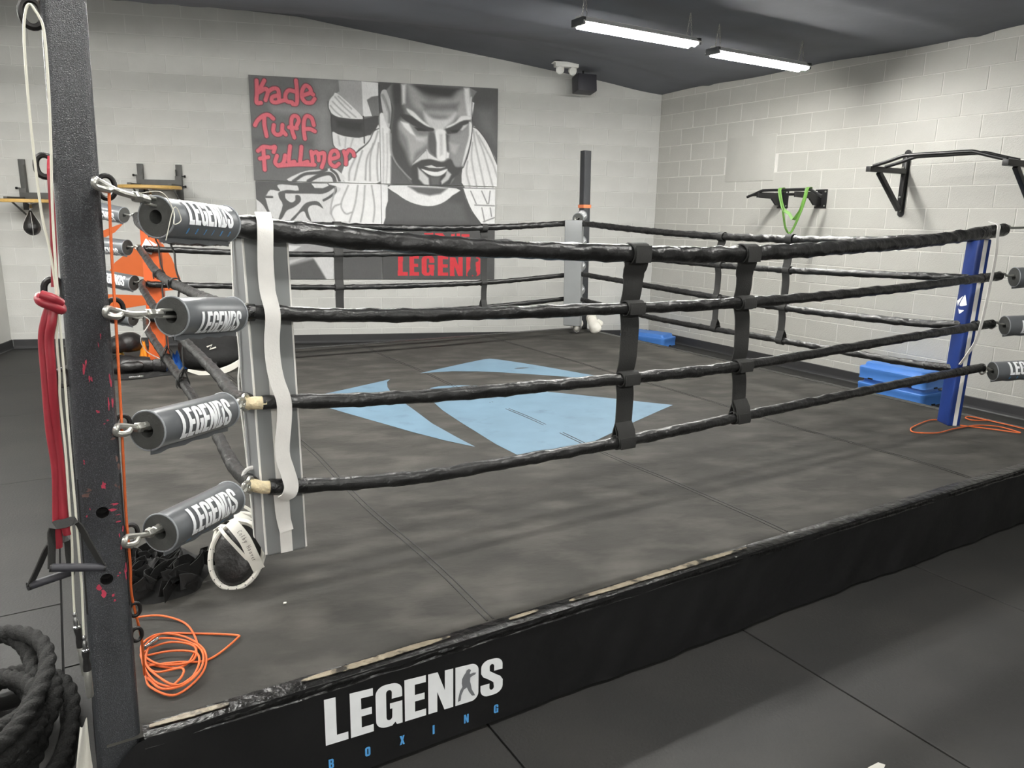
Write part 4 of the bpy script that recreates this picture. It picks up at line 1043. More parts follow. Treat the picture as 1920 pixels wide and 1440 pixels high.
MURAL = [
('p',[(1,-5),(505,-6),(506,490),(-1,506)],104,3,0),
('p',[(243,7),(344,1),(345,60),(304,107),(306,250),(313,326),(251,329),(258,103)],132,60,0),
('p',[(74,139),(300,137),(299,182),(87,172)],138,40,0),
('p',[(5,295),(234,303),(233,329),(4,325)],88,25,0),
('p',[(345,3),(439,1),(439,172),(336,64),(347,56)],168,3,0),
('p',[(436,1),(503,4),(502,69),(456,91),(475,167),(439,172)],226,3,0),
('p',[(456,89),(475,73),(505,66),(504,164),(476,166)],118,4,0),
('p',[(336,64),(387,114),(439,176),(423,184),(373,183),(330,175),(307,152),(302,130),(308,98),(323,76)],226,3,0),
('k',[(329,83),(368,133),(410,176)],165,8,2.2),
('k',[(319,106),(346,138),(385,178)],165,8,2.2),
('k',[(342,79),(393,136)],165,8,2.2),
('k',[(310,126),(330,154),(354,176)],165,8,2.2),
('p',[(311,170),(336,180),(373,185),(438,184),(504,164),(504,227),(484,241),(465,261),(421,276),(368,272),(337,262),(312,246)],70,3,0),
('p',[(329,192),(435,202),(434,244),(390,242),(335,226)],52,20,0),
('p',[(314,254),(337,263),(368,272),(421,276),(467,261),(449,302),(420,329),(400,351),(369,335),(338,340),(317,322)],220,3,0),
('k',[(337,271),(342,317)],175,10,2.5),
('k',[(367,277),(363,327)],175,10,2.5),
('k',[(396,280),(385,323)],175,10,2.5),
('k',[(440,171),(441,228),(441,301)],60,4,2.5),
('p',[(504,225),(507,489),(356,494),(354,428),(377,392),(406,355),(448,307),(472,253),(488,233)],230,3,0),
('k',[(497,241),(480,303),(450,378),(442,488)],150,10,2.5),
('k',[(477,303),(463,377),(461,487)],150,10,2.5),
('k',[(432,340),(411,418),(397,489)],150,10,2.5),
('k',[(406,368),(379,439),(375,490)],150,10,2.5),
('k',[(499,298),(491,396),(493,486)],150,10,2.5),
('k',[(302,107),(302,137),(311,170),(312,250),(315,310),(323,329)],60,3,1.6),
('k',[(504,225),(481,241),(465,281),(448,308),(406,353),(377,389)],70,4,1.9),
('p',[(135,502),(167,466),(217,445),(270,439),(307,432),(335,445),(350,495)],214,3,0),
('k',[(153,501),(198,465),(254,455),(285,439)],84,5,6.2),
('k',[(304,438),(325,460),(337,495)],80,4,5.0),
('k',[(212,499),(253,471),(294,458),(312,473),(318,496)],84,4,7.5),
('k',[(30,25),(29,80),(26,127),(42,128)],(92,46,54),4,10.3),
('k',[(59,23),(47,50),(36,79)],(92,46,54),4,10.3),
('k',[(41,75),(62,61),(70,77),(60,114)],(92,46,54),4,10.3),
('k',[(71,74),(92,58),(110,64),(112,111)],(92,46,54),4,10.3),
('k',[(109,89),(87,98),(84,117),(98,123),(119,115),(132,110)],(92,46,54),4,10.3),
('k',[(180,15),(182,70),(179,122),(164,127)],(92,46,54),4,10.3),
('k',[(175,67),(151,63),(137,84),(140,113),(161,119)],(92,46,54),4,10.3),
('k',[(208,82),(234,67),(231,45),(215,37),(202,62),(201,95),(215,116),(237,115),(249,97)],(92,46,54),4,10.3),
('k',[(234,67),(244,77)],(92,46,54),4,10.3),
('k',[(15,235),(26,212),(48,189),(69,184),(86,201)],(92,46,54),4,10.3),
('k',[(52,196),(51,233),(57,285)],(92,46,54),4,10.3),
('k',[(87,231),(84,261),(97,277),(115,267),(120,229)],(92,46,54),4,10.3),
('k',[(119,256),(131,274)],(92,46,54),4,10.3),
('k',[(164,287),(156,250),(155,209),(162,186),(177,185),(184,204),(175,230)],(92,46,54),4,10.3),
('k',[(145,239),(175,242)],(92,46,54),4,10.3),
('k',[(205,291),(202,248),(205,202),(216,181),(234,190),(242,223)],(92,46,54),4,10.3),
('k',[(205,244),(227,243),(245,253)],(92,46,54),4,10.3),
('k',[(42,338),(42,376),(43,448)],(92,46,54),4,10.3),
('k',[(21,358),(42,338),(72,340),(87,336),(81,361)],(92,46,54),4,10.3),
('k',[(27,395),(59,386)],(92,46,54),4,10.3),
('k',[(93,379),(85,412),(98,425),(117,411),(125,376)],(92,46,54),4,10.3),
('k',[(146,330),(141,371),(139,408),(160,405)],(92,46,54),4,10.3),
('k',[(190,331),(186,373),(184,410),(212,403)],(92,46,54),4,10.3),
('k',[(95,427),(169,418),(239,417)],(92,46,54),4,10.3),
('k',[(228,353),(231,383),(232,416)],(92,46,54),4,10.3),
('k',[(232,364),(248,354),(256,374),(256,394)],(92,46,54),4,10.3),
('k',[(257,363),(278,358),(277,393),(267,428)],(92,46,54),4,10.3),
('k',[(305,386),(334,373),(328,346),(310,349),(301,376),(302,407),(320,422),(336,408)],(92,46,54),4,10.3),
('k',[(358,347),(365,377),(364,408)],(92,46,54),4,10.3),
('k',[(364,366),(378,340),(394,349),(398,365)],(92,46,54),4,10.3),
('k',[(30,25),(29,80),(26,127),(42,128)],(214,104,116),3,7.8),
('k',[(59,23),(47,50),(36,79)],(214,104,116),3,7.8),
('k',[(41,75),(62,61),(70,77),(60,114)],(214,104,116),3,7.8),
('k',[(71,74),(92,58),(110,64),(112,111)],(214,104,116),3,7.8),
('k',[(109,89),(87,98),(84,117),(98,123),(119,115),(132,110)],(214,104,116),3,7.8),
('k',[(180,15),(182,70),(179,122),(164,127)],(214,104,116),3,7.8),
('k',[(175,67),(151,63),(137,84),(140,113),(161,119)],(214,104,116),3,7.8),
('k',[(208,82),(234,67),(231,45),(215,37),(202,62),(201,95),(215,116),(237,115),(249,97)],(214,104,116),3,7.8),
('k',[(234,67),(244,77)],(214,104,116),3,7.8),
('k',[(15,235),(26,212),(48,189),(69,184),(86,201)],(214,104,116),3,7.8),
('k',[(52,196),(51,233),(57,285)],(214,104,116),3,7.8),
('k',[(87,231),(84,261),(97,277),(115,267),(120,229)],(214,104,116),3,7.8),
('k',[(119,256),(131,274)],(214,104,116),3,7.8),
('k',[(164,287),(156,250),(155,209),(162,186),(177,185),(184,204),(175,230)],(214,104,116),3,7.8),
('k',[(145,239),(175,242)],(214,104,116),3,7.8),
('k',[(205,291),(202,248),(205,202),(216,181),(234,190),(242,223)],(214,104,116),3,7.8),
('k',[(205,244),(227,243),(245,253)],(214,104,116),3,7.8),
('k',[(42,338),(42,376),(43,448)],(214,104,116),3,7.8),
('k',[(21,358),(42,338),(72,340),(87,336),(81,361)],(214,104,116),3,7.8),
('k',[(27,395),(59,386)],(214,104,116),3,7.8),
('k',[(93,379),(85,412),(98,425),(117,411),(125,376)],(214,104,116),3,7.8),
('k',[(146,330),(141,371),(139,408),(160,405)],(214,104,116),3,7.8),
('k',[(190,331),(186,373),(184,410),(212,403)],(214,104,116),3,7.8),
('k',[(95,427),(169,418),(239,417)],(214,104,116),3,7.8),
('k',[(228,353),(231,383),(232,416)],(214,104,116),3,7.8),
('k',[(232,364),(248,354),(256,374),(256,394)],(214,104,116),3,7.8),
('k',[(257,363),(278,358),(277,393),(267,428)],(214,104,116),3,7.8),
('k',[(305,386),(334,373),(328,346),(310,349),(301,376),(302,407),(320,422),(336,408)],(214,104,116),3,7.8),
('k',[(358,347),(365,377),(364,408)],(214,104,116),3,7.8),
('k',[(364,366),(378,340),(394,349),(398,365)],(214,104,116),3,7.8),
('p',[(502,0),(1002,4),(1004,514),(506,510)],80,3,0),
('p',[(906,105),(979,101),(996,273),(925,198)],104,60,0),
('p',[(504,161),(522,153),(542,218),(551,260),(547,509),(507,510),(503,237)],228,3,0),
('k',[(517,228),(519,338),(515,501)],190,10,2.7),
('k',[(534,252),(534,380),(527,501)],190,10,2.7),
('p',[(549,362),(592,429),(645,512),(545,509)],92,12,0),
('p',[(511,74),(515,45),(527,35),(539,43),(549,80),(554,138),(545,218),(535,214),(520,152)],196,3,0),
('k',[(520,65),(533,102),(545,147),(544,193)],130,12,4.8),
('k',[(517,61),(527,85),(536,135)],160,6,2.4),
('p',[(557,6),(884,7),(888,64),(888,140),(892,200),(880,300),(858,393),(819,456),(779,508),(652,512),(592,429),(556,370),(548,251),(561,125)],126,5,0),
('p',[(557,6),(597,4),(596,94),(609,151),(581,191),(583,275),(607,334),(628,402),(660,422),(652,512),(592,429),(556,370),(548,251),(561,125)],72,22,0),
('p',[(642,2),(851,9),(826,25),(798,53),(755,56),(705,49),(670,31)],62,25,0),
('p',[(621,9),(646,16),(677,55),(719,82),(762,67),(808,64),(833,29),(855,15),(880,30),(881,141),(816,153),(726,145),(676,131),(634,91)],168,28,0),
('p',[(677,89),(762,92),(833,84),(826,118),(762,126),(691,126)],120,25,0),
('p',[(596,6),(614,5),(611,97),(599,102)],222,14,0),
('p',[(855,7),(877,6),(887,149),(870,146),(859,65)],226,12,0),
('p',[(687,134),(726,166),(783,163),(819,131),(812,170),(779,206),(754,241),(722,217),(697,185)],205,18,0),
('p',[(617,122),(645,137),(676,173),(708,201),(722,217),(690,202),(655,174),(623,142)],226,8,0),
('p',[(781,204),(819,178),(844,147),(883,147),(883,162),(837,177),(790,214)],224,8,0),
('p',[(588,153),(627,154),(662,180),(697,205),(727,215),(724,229),(690,229),(651,209),(609,181)],66,7,0),
('p',[(772,219),(812,196),(855,168),(884,170),(870,189),(839,216),(819,235),(779,238)],68,7,0),
('p',[(647,213),(676,215),(704,225),(690,231),(661,230)],54,6,0),
('p',[(797,220),(834,216),(826,231),(805,232)],48,7,0),
('p',[(841,216),(852,194),(874,184),(866,201),(848,220)],205,8,0),
('p',[(588,190),(626,201),(647,238),(675,256),(704,253),(704,287),(675,318),(650,341),(635,384),(625,333),(615,274),(587,224)],172,22,0),
('p',[(591,187),(623,196),(652,257),(629,243),(605,215)],232,10,0),
('p',[(647,259),(697,261),(686,283),(657,280)],200,16,0),
('p',[(711,231),(733,242),(743,285),(740,356),(721,344),(707,321),(704,270)],92,12,0),
('p',[(735,225),(776,221),(780,266),(781,355),(765,377),(741,365),(739,285)],232,10,0),
('p',[(751,242),(765,241),(767,344),(754,353)],200,12,0),
('p',[(779,240),(799,248),(792,326),(784,322)],78,10,0),
('p',[(699,321),(709,342),(739,364),(763,377),(777,366),(757,379),(725,372),(703,369)],216,6,0),
('p',[(782,331),(794,335),(791,360),(779,365)],226,6,0),
('p',[(794,248),(837,233),(874,192),(888,179),(885,244),(863,323),(841,394),(816,395),(799,352),(792,309)],146,18,0),
('p',[(794,283),(834,294),(819,338),(801,325)],176,18,0),
('p',[(877,175),(891,192),(886,265),(860,367),(847,396),(861,319),(877,244)],226,8,0),
('p',[(637,404),(660,381),(703,369),(739,378),(768,383),(799,365),(819,405),(850,406),(834,442),(806,470),(779,508),(652,512),(634,462)],66,8,0),
('p',[(697,321),(704,369),(675,375),(637,402),(660,362)],206,8,0),
('k',[(693,326),(668,357),(642,388)],110,6,2.0),
('p',[(687,407),(718,400),(739,410),(777,407),(757,415),(707,414)],210,4,0),
('p',[(689,416),(739,418),(783,411),(761,427),(717,429)],80,5,0),
('p',[(674,421),(707,430),(743,433),(785,417),(770,442),(741,457),(706,449)],228,5,0),
('p',[(660,416),(678,435),(705,466),(708,506),(686,502),(663,472)],200,10,0),
('p',[(783,422),(802,444),(790,472),(761,498),(757,482),(777,453)],190,8,0),
('p',[(710,460),(754,458),(750,502),(717,503)],96,16,0),
('k',[(550,251),(551,336),(568,391),(599,438),(631,476)],150,8,2.4),
('p',[(892,197),(914,211),(955,275),(1002,387),(1003,512),(861,512),(849,415),(871,360),(889,261)],222,3,0),
('k',[(896,213),(907,299),(946,505)],165,10,2.7),
('k',[(907,225),(944,341),(983,504)],165,10,2.7),
('k',[(892,278),(889,365),(912,506)],165,10,2.7),
('k',[(918,242),(974,362),(1001,450)],165,10,2.7),
('k',[(871,375),(867,432),(882,507)],165,10,2.7),
('k',[(890,149),(892,200),(880,300),(858,393),(849,411)],60,3,1.7),
('k',[(894,198),(918,214),(959,279),(1001,387)],70,4,2.0),
('p',[(883,51),(888,47),(886,132),(880,115)],220,4,0),
('p',[(891,73),(899,78),(892,138),(890,106)],226,3,0),
('p',[(505,506),(995,512),(997,1008),(502,1008)],74,2,0),
('p',[(536,532),(849,595),(874,691),(516,697)],90,30,0),
('p',[(545,509),(824,516),(807,553),(759,596),(700,612),(629,594),(574,554)],226,3,0),
('p',[(618,512),(786,517),(756,546),(709,557),(659,544)],96,12,0),
('p',[(502,505),(534,508),(533,589),(508,683),(503,709),(497,709)],226,3,0),
('p',[(850,514),(998,514),(998,699),(932,701),(889,635),(863,566)],226,3,0),
('k',[(886,529),(910,594)],130,5,2.2),
('k',[(934,527),(959,593)],130,5,2.2),
('k',[(971,526),(965,592)],130,5,2.2),
('k',[(904,601),(990,603)],130,5,2.2),
('k',[(935,615),(948,689)],130,5,2.2),
('k',[(972,614),(978,659)],130,5,2.2),
('k',[(942,689),(991,666)],130,5,2.2),
('k',[(852,517),(868,573),(892,635),(932,701)],70,3,2.2),
('p',[(-3,502),(505,506),(502,1008),(-3,1007)],208,2,0),
('p',[(-3,502),(181,507),(175,522),(110,518),(88,525),(98,552),(60,547),(37,582),(-2,590)],86,3,0),
('p',[(176,507),(315,508),(303,539),(268,560),(224,561),(97,562),(125,545),(172,546)],84,3,0),
('p',[(223,510),(287,508),(292,519),(269,532),(236,532)],216,3,0),
('k',[(315,511),(319,546),(296,574),(270,593)],84,3,5.0),
('p',[(-1,586),(32,575),(41,595),(50,644),(67,692),(57,689),(29,623)],86,3,0),
('k',[(42,582),(66,582)],86,3,4.4),
('p',[(92,559),(117,552),(118,586),(139,607),(156,596),(158,571),(176,574),(177,602),(150,631),(121,649),(101,688),(87,690),(106,622),(94,587)],86,3,0),
('p',[(133,696),(165,655),(194,612),(223,599),(250,602),(267,635),(244,619),(216,622),(205,647),(217,700),(200,682),(190,651),(171,662),(147,696)],86,3,0),
('p',[(292,506),(503,506),(501,748),(337,751),(366,700),(310,698),(297,652),(313,574),(342,531)],230,4,0),
('k',[(320,525),(301,610),(296,659)],160,8,2.8),
('k',[(371,516),(340,609),(356,658),(385,650)],160,8,2.8),
('k',[(410,515),(397,607),(372,700)],160,8,2.8),
('k',[(439,514),(431,620),(418,699)],160,8,2.8),
('k',[(467,513),(477,619),(470,698)],160,8,2.8),
('k',[(340,609),(312,623),(299,659),(310,694)],160,8,2.8),
('p',[(7,756),(506,770),(502,1008),(-3,1007)],82,6,0),
('p',[(87,819),(238,810),(306,838),(299,867),(111,933)],150,14,0),
('p',[(115,822),(170,829),(119,869)],205,8,0),
('p',[(106,905),(185,888),(111,928)],190,8,0),
('p',[(219,889),(259,875),(305,882),(301,1007),(272,1007),(246,947)],196,10,0),
('p',[(400,739),(504,738),(509,759),(475,756)],220,6,0),
('p',[(409,844),(514,854),(455,866)],205,6,0),
('k',[(899,885),(897,923),(900,942),(884,972)],70,2,12),
('k',[(900,892),(895,930),(906,972)],70,2,10),
('k',[(896,900),(915,896)],70,2,7),
]
MURAL_TEXT = [('A',[(611,753),(648,752),(647,855),(610,856)]),('T',[(684,753),(723,752),(722,855),(683,855)]),('R',[(732,754),(774,753),(774,854),(732,855)]),('U',[(801,755),(841,754),(841,854),(801,854)]),('E',[(847,756),(882,755),(882,853),(848,853)]),('L',[(571,872),(613,872),(612,981),(570,981)]),('E',[(620,872),(661,871),(660,981),(619,981)]),('G',[(673,873),(727,872),(726,982),(672,982)]),('E',[(743,873),(788,873),(788,982),(742,982)]),('N',[(796,874),(851,874),(852,983),(796,983)]),('D',[(867,874),(930,874),(931,984),(868,984)])]
# ------------------------------------------------------------------ mural: four painted boards, the painting laid down stroke by stroke on a fine grid
MX0, MX1, MZ0, MZ1 = -5.313, -2.263, .835, 3.268
ASP = (MZ1 - MZ0) / (MX1 - MX0)
NXM, NZM = 250, 200                     # grid cells per board
def paint(U, V):
    """U, V arrays in 0..1000 across / down the mural -> sRGB array"""
    img = np.full(U.shape + (3,), 100.0)
    Vs = V * ASP
    def dist(pts, closed):
        d = np.full(U.shape, 1e9); P = [(p[0], p[1] * ASP) for p in pts]
        n = len(P)
        for i in range(n if closed else n - 1):
            (x0, y0), (x1, y1) = P[i], P[(i + 1) % n]
            dx, dy = x1 - x0, y1 - y0; L2 = dx * dx + dy * dy + 1e-9
            t = np.clip(((U - x0) * dx + (Vs - y0) * dy) / L2, 0, 1)
            d = np.minimum(d, np.hypot(U - x0 - t * dx, Vs - y0 - t * dy))
        return d
    def inside(pts):
        P = [(p[0], p[1] * ASP) for p in pts]; c = np.zeros(U.shape, bool); n = len(P)
        for i in range(n):
            (x0, y0), (x1, y1) = P[i], P[(i + 1) % n]
            cond = ((y0 > Vs) != (y1 > Vs))
            xi = (x1 - x0) * (Vs - y0) / ((y1 - y0) if abs(y1 - y0) > 1e-9 else 1e-9) + x0
            c ^= cond & (U < xi)
        return c
    def put(alpha, g):
        col = np.array(g if isinstance(g, tuple) else (g, g, g), float)
        img[...] = img * (1 - alpha[..., None]) + col * alpha[..., None]
    rs = np.random.RandomState(3)
    for k, pts, g, b, r in MURAL:
        us = [p[0] for p in pts]; vs = [p[1] for p in pts]; mgn = r + b + 6
        sel = (U > min(us) - mgn) & (U < max(us) + mgn) & (V > min(vs) - mgn * 1.3) & (V < max(vs) + mgn * 1.3)
        if not sel.any(): continue
        if k == 'p':
            if len(pts) >= 7: pts = [(v.x, v.y) for v in smooth_path([(p[0], p[1], 0) for p in pts], 3, True)]
            d = dist(pts, True); sd = np.where(inside(pts), -d, d)
            a = np.clip(.5 - sd / (2 * b * .55), 0, 1)
        else:
            q = [(v.x, v.y) for v in smooth_path([(p[0], p[1], 0) for p in pts], 5)] if len(pts) > 2 else pts
            a = np.clip(.5 - (dist(q, False) - r) / (2 * b * .5), 0, 1)
        put(a * a * (3 - 2 * a), g)
    for ch, q in MURAL_TEXT:
        wd, lps = GLY[ch]
        cover = np.zeros(U.shape, bool)
        for lp in lps:
            pts = []
            for x, y in lp:
                s, t = x / wd, 1 - y
                pts.append((q[0][0] * (1 - s) * (1 - t) + q[1][0] * s * (1 - t) + q[2][0] * s * t + q[3][0] * (1 - s) * t, q[0][1] * (1 - s) * (1 - t) + q[1][1] * s * (1 - t) + q[2][1] * s * t + q[3][1] * (1 - s) * t))
            cover ^= inside(pts)
        put(cover.astype(float), (198, 48, 58))
    for k, pts, g, b, r in MURAL[-3:]:
        a = np.clip(.5 - (dist(pts, False) - r) / (2 * b * .5), 0, 1); put(a, g)
    # brush grain
    gr = rs.rand(*U.shape); gr = (gr + np.roll(gr, 1, 0) + np.roll(gr, 2, 0) + np.roll(gr, 3, 0)) / 4
    img *= (1 + .10 * (gr - .5))[..., None]
    return np.clip(img * 1.07, 0, 245)
pm = bpy.data.materials.new('mural_paint'); pm.use_nodes = True
_nt = pm.node_tree; _b = _nt.nodes['Principled BSDF']; _b.inputs['Roughness'].default_value = .55
_a = _nt.nodes.new('ShaderNodeAttribute'); _a.attribute_name = 'paint'
_n = _nt.nodes.new('ShaderNodeTexNoise'); _n.inputs['Scale'].default_value = 14; _n.inputs['Detail'].default_value = 6
_r = _nt.nodes.new('ShaderNodeMapRange'); _r.inputs['To Min'].default_value = .9; _r.inputs['To Max'].default_value = 1.1
_m = _nt.nodes.new('ShaderNodeMix'); _m.data_type = 'RGBA'; _m.blend_type = 'MULTIPLY'; _m.inputs[0].default_value = 1
_nt.links.new(_n.outputs['Fac'], _r.inputs['Value']); _nt.links.new(_a.outputs['Color'], _m.inputs['A']); _nt.links.new(_r.outputs['Result'], _m.inputs['B'])
_nt.links.new(_m.outputs['Result'], _b.inputs['Base Color'])
MATS['mural_paint'] = pm
mural = thing('painted_mural', 'grey portrait mural of four boards with red lettering, on the back wall', 'mural', ((MX0 + MX1) / 2, -.012, MZ0))
midx, midz = -3.773, 2.045
for ix, (x0, x1) in enumerate(((MX0, midx - .003), (midx + .003, MX1))):
    for iz, (z0, z1) in enumerate(((midz + .004, MZ1), (MZ0, midz - .004))):
        dx = [(.0, .0), (.012, -.02)][iz]; x0_, x1_ = x0 + (dx[0] if ix == 0 else 0), x1 + (dx[1] if ix == 1 else 0)
        yy = -.022 - (.004 if iz == 0 else 0) - .002 * ix
        m = MB(); m.box(((x0_ + x1_) / 2, (yy + .004 - .002) / 2, (z0 + z1) / 2), (x1_ - x0_, abs(yy) - .004, z1 - z0))
        bd = m.build('board', 'pad_print_dark', mural, smooth=False)
        xs = np.linspace(x0_, x1_, NXM + 1); zs = np.linspace(z1, z0, NZM + 1)
        X_, Z_ = np.meshgrid(xs, zs)
        col = paint((X_ - MX0) / (MX1 - MX0) * 1000, (MZ1 - Z_) / (MZ1 - MZ0) * 1000)
        c = col / 255.0; linc = np.where(c <= .04045, c / 12.92, ((c + .055) / 1.055) ** 2.4)
        nV = X_.size
        co = np.empty((nV, 3), np.float32); co[:, 0] = X_.ravel(); co[:, 1] = yy - .002; co[:, 2] = Z_.ravel()
        idx = np.arange(nV).reshape(NZM + 1, NXM + 1)
        fc = np.stack([idx[:-1, :-1], idx[1:, :-1], idx[1:, 1:], idx[:-1, 1:]], -1).reshape(-1, 4)
        me = bpy.data.meshes.new('painting')
        me.vertices.add(nV); me.vertices.foreach_set('co', co.ravel())
        me.loops.add(fc.size); me.loops.foreach_set('vertex_index', fc.ravel().astype(np.int32))
        me.polygons.add(len(fc)); me.polygons.foreach_set('loop_start', np.arange(0, fc.size, 4, dtype=np.int32))
        me.update(calc_edges=True)
        at = me.color_attributes.new('paint', 'FLOAT_COLOR', 'POINT')
        ca = np.ones((nV, 4), np.float32); ca[:, :3] = linc.reshape(-1, 3); at.data.foreach_set('color', ca.ravel())
        me.materials.append(pm)
        link('painting', me, bd)
# ------------------------------------------------------------------ things on the back wall
emb = thing('wall_emblem', 'orange emblem painted on the back wall behind the orange pad', 'emblem', (-6.7, -.004, .47))
for lp in ([(-7.38, 1.05), (-7.263, 1.229), (-7.1, 1.41), (-6.833, 1.518), (-6.955, 1.397), (-7.109, 1.313)],
           [(-7.061, .929), (-6.988, 1.036), (-6.836, 1.158), (-6.701, 1.249), (-6.584, 1.288), (-6.428, 1.267), (-6.341, 1.1), (-6.256, .834), (-6.42, .81), (-6.733, .871)],
           [(-7.15, .654), (-6.953, .645), (-6.678, .633), (-6.611, .604), (-6.662, .519), (-6.91, .479), (-7.167, .476)],
           [(-6.53, .79), (-6.293, .767), (-6.305, .705), (-6.53, .68)]):
    m = MB(); m.prism(lp, (0, -.002, 0), Vector((1, 0, 0)), Vector((0, 0, 1)), Vector((0, -1, 0)), .0028)
    m.build('emblem_piece', 'wall_orange', emb, smooth=False)
def speed_rig(xc, half, zb, ztop, zlow, xb, label):
    t = thing('speed_bag_platform', label, 'speed bag platform', (xc, 0, zlow), 'speed bag platforms on the back wall')
    for s in (-1, 1):
        x = xc + s * half
        m = MB(); m.box((x, -.018, (ztop + zlow) / 2), (.07, .026, ztop - zlow), bev=.004)
        m.box((x - .03 * s, -.045, (ztop + zlow) / 2 - .02), (.008, .05, ztop - zlow - .08))
        m.build('upright', 'bracket_grey', t)
        m = MB(); m.box((x, -.065, zb + .085), (.075, .05, .12), bev=.004); m.build('clamp', 'bracket_grey', t)
        for q in (-1, 1):
            m = MB(); m.lathe([(.006, 0), (.006, .03), (.014, .03), (.014, .05)], (x + .03 * s, -.06, zb + .085 + q * .06), (s, 0, 0), 8); m.build('clamp_knob', 'steel_black', t)
        m = MB(); m.box((x, -.32, zb + .03), (.04, .52, .025), bev=.003); m.build('arm', 'bracket_grey', t)
        m = MB(); m.tube([(x, -.05, zb - .16), (x, -.42, zb - .012)], .011, 6); m.build('brace', 'bracket_grey', t)
    m = MB(); m.box((xc, -.075, zb + .055), (2 * half + .07, .035, .085), bev=.004); m.build('crossbar', 'bracket_grey', t)
    m = MB(); m.lathe([(.30, -.019), (.335, -.019), (.34, -.015), (.34, .013), (.335, .017), (0.001, .017)], (xb, -.43, zb), (0, 0, 1), 40)
    m.build('board', 'wood_board', t, ang=30)
    m = MB(); m.lathe([(.028, 0), (.028, -.012), (.012, -.014), (.012, -.05), (.016, -.055), (.016, -.07)], (xb, -.44, zb - .019), (0, 0, 1), 14); m.build('swivel', 'chrome', t)
    return t
speed_rig(-6.39, .215, 1.925, 2.205, 1.68, -6.42, 'speed bag platform with round wooden board and no bag on it')
speed_rig(-7.655, .215, 1.745, 2.215, 1.645, -7.68, 'speed bag platform with wooden board above a hanging black bag')
bag = thing('speed_bag', 'black teardrop speed bag hanging at the far left', 'speed bag', (-7.69, -.44, 1.36))
m = MB(); m.lathe([(.001, 1.362), (.03, 1.368), (.062, 1.39), (.083, 1.425), (.087, 1.455), (.078, 1.495), (.058, 1.54), (.036, 1.585), (.02, 1.62), (.012, 1.64)], (-7.69, -.44, 0), (0, 0, 1), 20); m.build('bag_body', 'leather_black', bag)
for k in range(4):
    th = math.pi / 2 * k + .4; pa = []
    for r_, z_ in [(.03, 1.367), (.064, 1.39), (.085, 1.425), (.089, 1.455), (.08, 1.495), (.06, 1.54), (.038, 1.585), (.021, 1.62)]: pa.append((-7.69 + math.cos(th) * r_, -.44 + math.sin(th) * r_, z_))
    m = MB(); m.tube(smooth_path(pa, 3), .0022, 5); m.build('seam', 'strap_white', bag)
m = MB(); m.tube([(-7.69, -.44, 1.63), (-7.69, -.44, 1.665)], .007, 8); m.build('hook', 'chrome', bag)
# emergency light and speaker under the ceiling
el = thing('emergency_light', 'white twin-head emergency light under the ceiling', 'emergency light', (-1.53, -.6, 3.47))
m = MB(); m.box((-1.525, -.585, 3.488), (.30, .10, .05), bev=.012); m.box((-1.525, -.57, 3.516), (.33, .14, .012), bev=.003); m.build('housing', 'plastic_white', el)
for x, z, tx in ((-1.605, 3.436, -.3), (-1.455, 3.428, .35)):
    ax_ = Vector((tx, -1, -.35)).normalized(); o = Vector((x, -.60, z)) - ax_ * .04
    m = MB(); m.lathe([(.02, 0), (.035, .012), (.05, .05), (.052, .07), (.045, .072), (.04, .06), (.001, .055)], o, ax_, 18); h_ = m.build('lamp_head', 'plastic_white', el)
spk = thing('wall_speaker', 'small dark box speaker at the top of the back wall', 'speaker', (-1.225, -.4, 3.21))
rotm = Matrix.Rotation(.12, 3, 'Z') @ Matrix.Rotation(-.14, 3, 'X')
axs = tuple(rotm @ Vector(v) for v in ((1, 0, 0), (0, 1, 0), (0, 0, 1)))
m = MB(); m.box((-1.225, -.40, 3.315), (.26, .19, .205), rot=axs, bev=.012); m.build('cabinet', 'plastic_dark', spk)
m = MB(); m.box(Vector((-1.225, -.40, 3.315)) - axs[1] * .097, (.235, .006, .18), rot=axs, bev=.003); m.build('grille', 'plastic_dark', spk)
m = MB(); m.tube([(-1.225, -.36, 3.40), (-1.225, -.33, 3.47), (-1.225, -.33, 3.50)], .012, 8); m.box((-1.225, -.33, 3.497), (.1, .08, .01)); m.build('bracket', 'steel_black', spk)

# ------------------------------------------------------------------ pull-up bars on the right wall
def rpt(s, d, z): return RW(s, d, z)
big = thing('pull_up_bar', 'large black wall-mounted pull-up bar with triangular brackets', 'pull-up bar', RW(4.24, 0, 1.76))
for s in (3.64, 4.85):
    m = MB(); lp = []
    for i in range(13): th = math.pi * i / 12; lp.append((.032 * math.cos(th), .285 + .032 * math.sin(th)))
    for i in range(13): th = math.pi + math.pi * i / 12; lp.append((.032 * math.cos(th), -.285 + .032 * math.sin(th)))
    m.prism(lp, RW(s, .001, 2.05), TR, UP, -NR, .012)
    m.box(RW(s, .028, 2.05), (.045, .045, .5), rot=(TR, -NR, UP), bev=.004); pl = m.build('wall_plate', 'steel_black', big)
    for z in (1.79, 1.92, 2.2, 2.31):
        m = MB(); m.lathe([(.011, 0), (.011, .008), (.006, .012)], RW(s, .012 if z in (1.79, 2.31) else .05, z), -NR, 6); m.build('bolt', 'zinc', pl)
    m = MB(); m.box(RW(s, .315, 2.163), (.05, .56, .05), rot=(TR, -NR, UP), bev=.004); m.build('arm', 'steel_black', big)
    a_, b_ = RW(s, .43, 2.14), RW(s, .05, 1.80); dd = (b_ - a_); L_ = dd.length; dx = dd.normalized()
    m = MB(); m.box((a_ + b_) / 2, (L_, .042, .042), rot=(dx, TR, dx.cross(TR)), bev=.004); m.build('brace', 'steel_black', big)
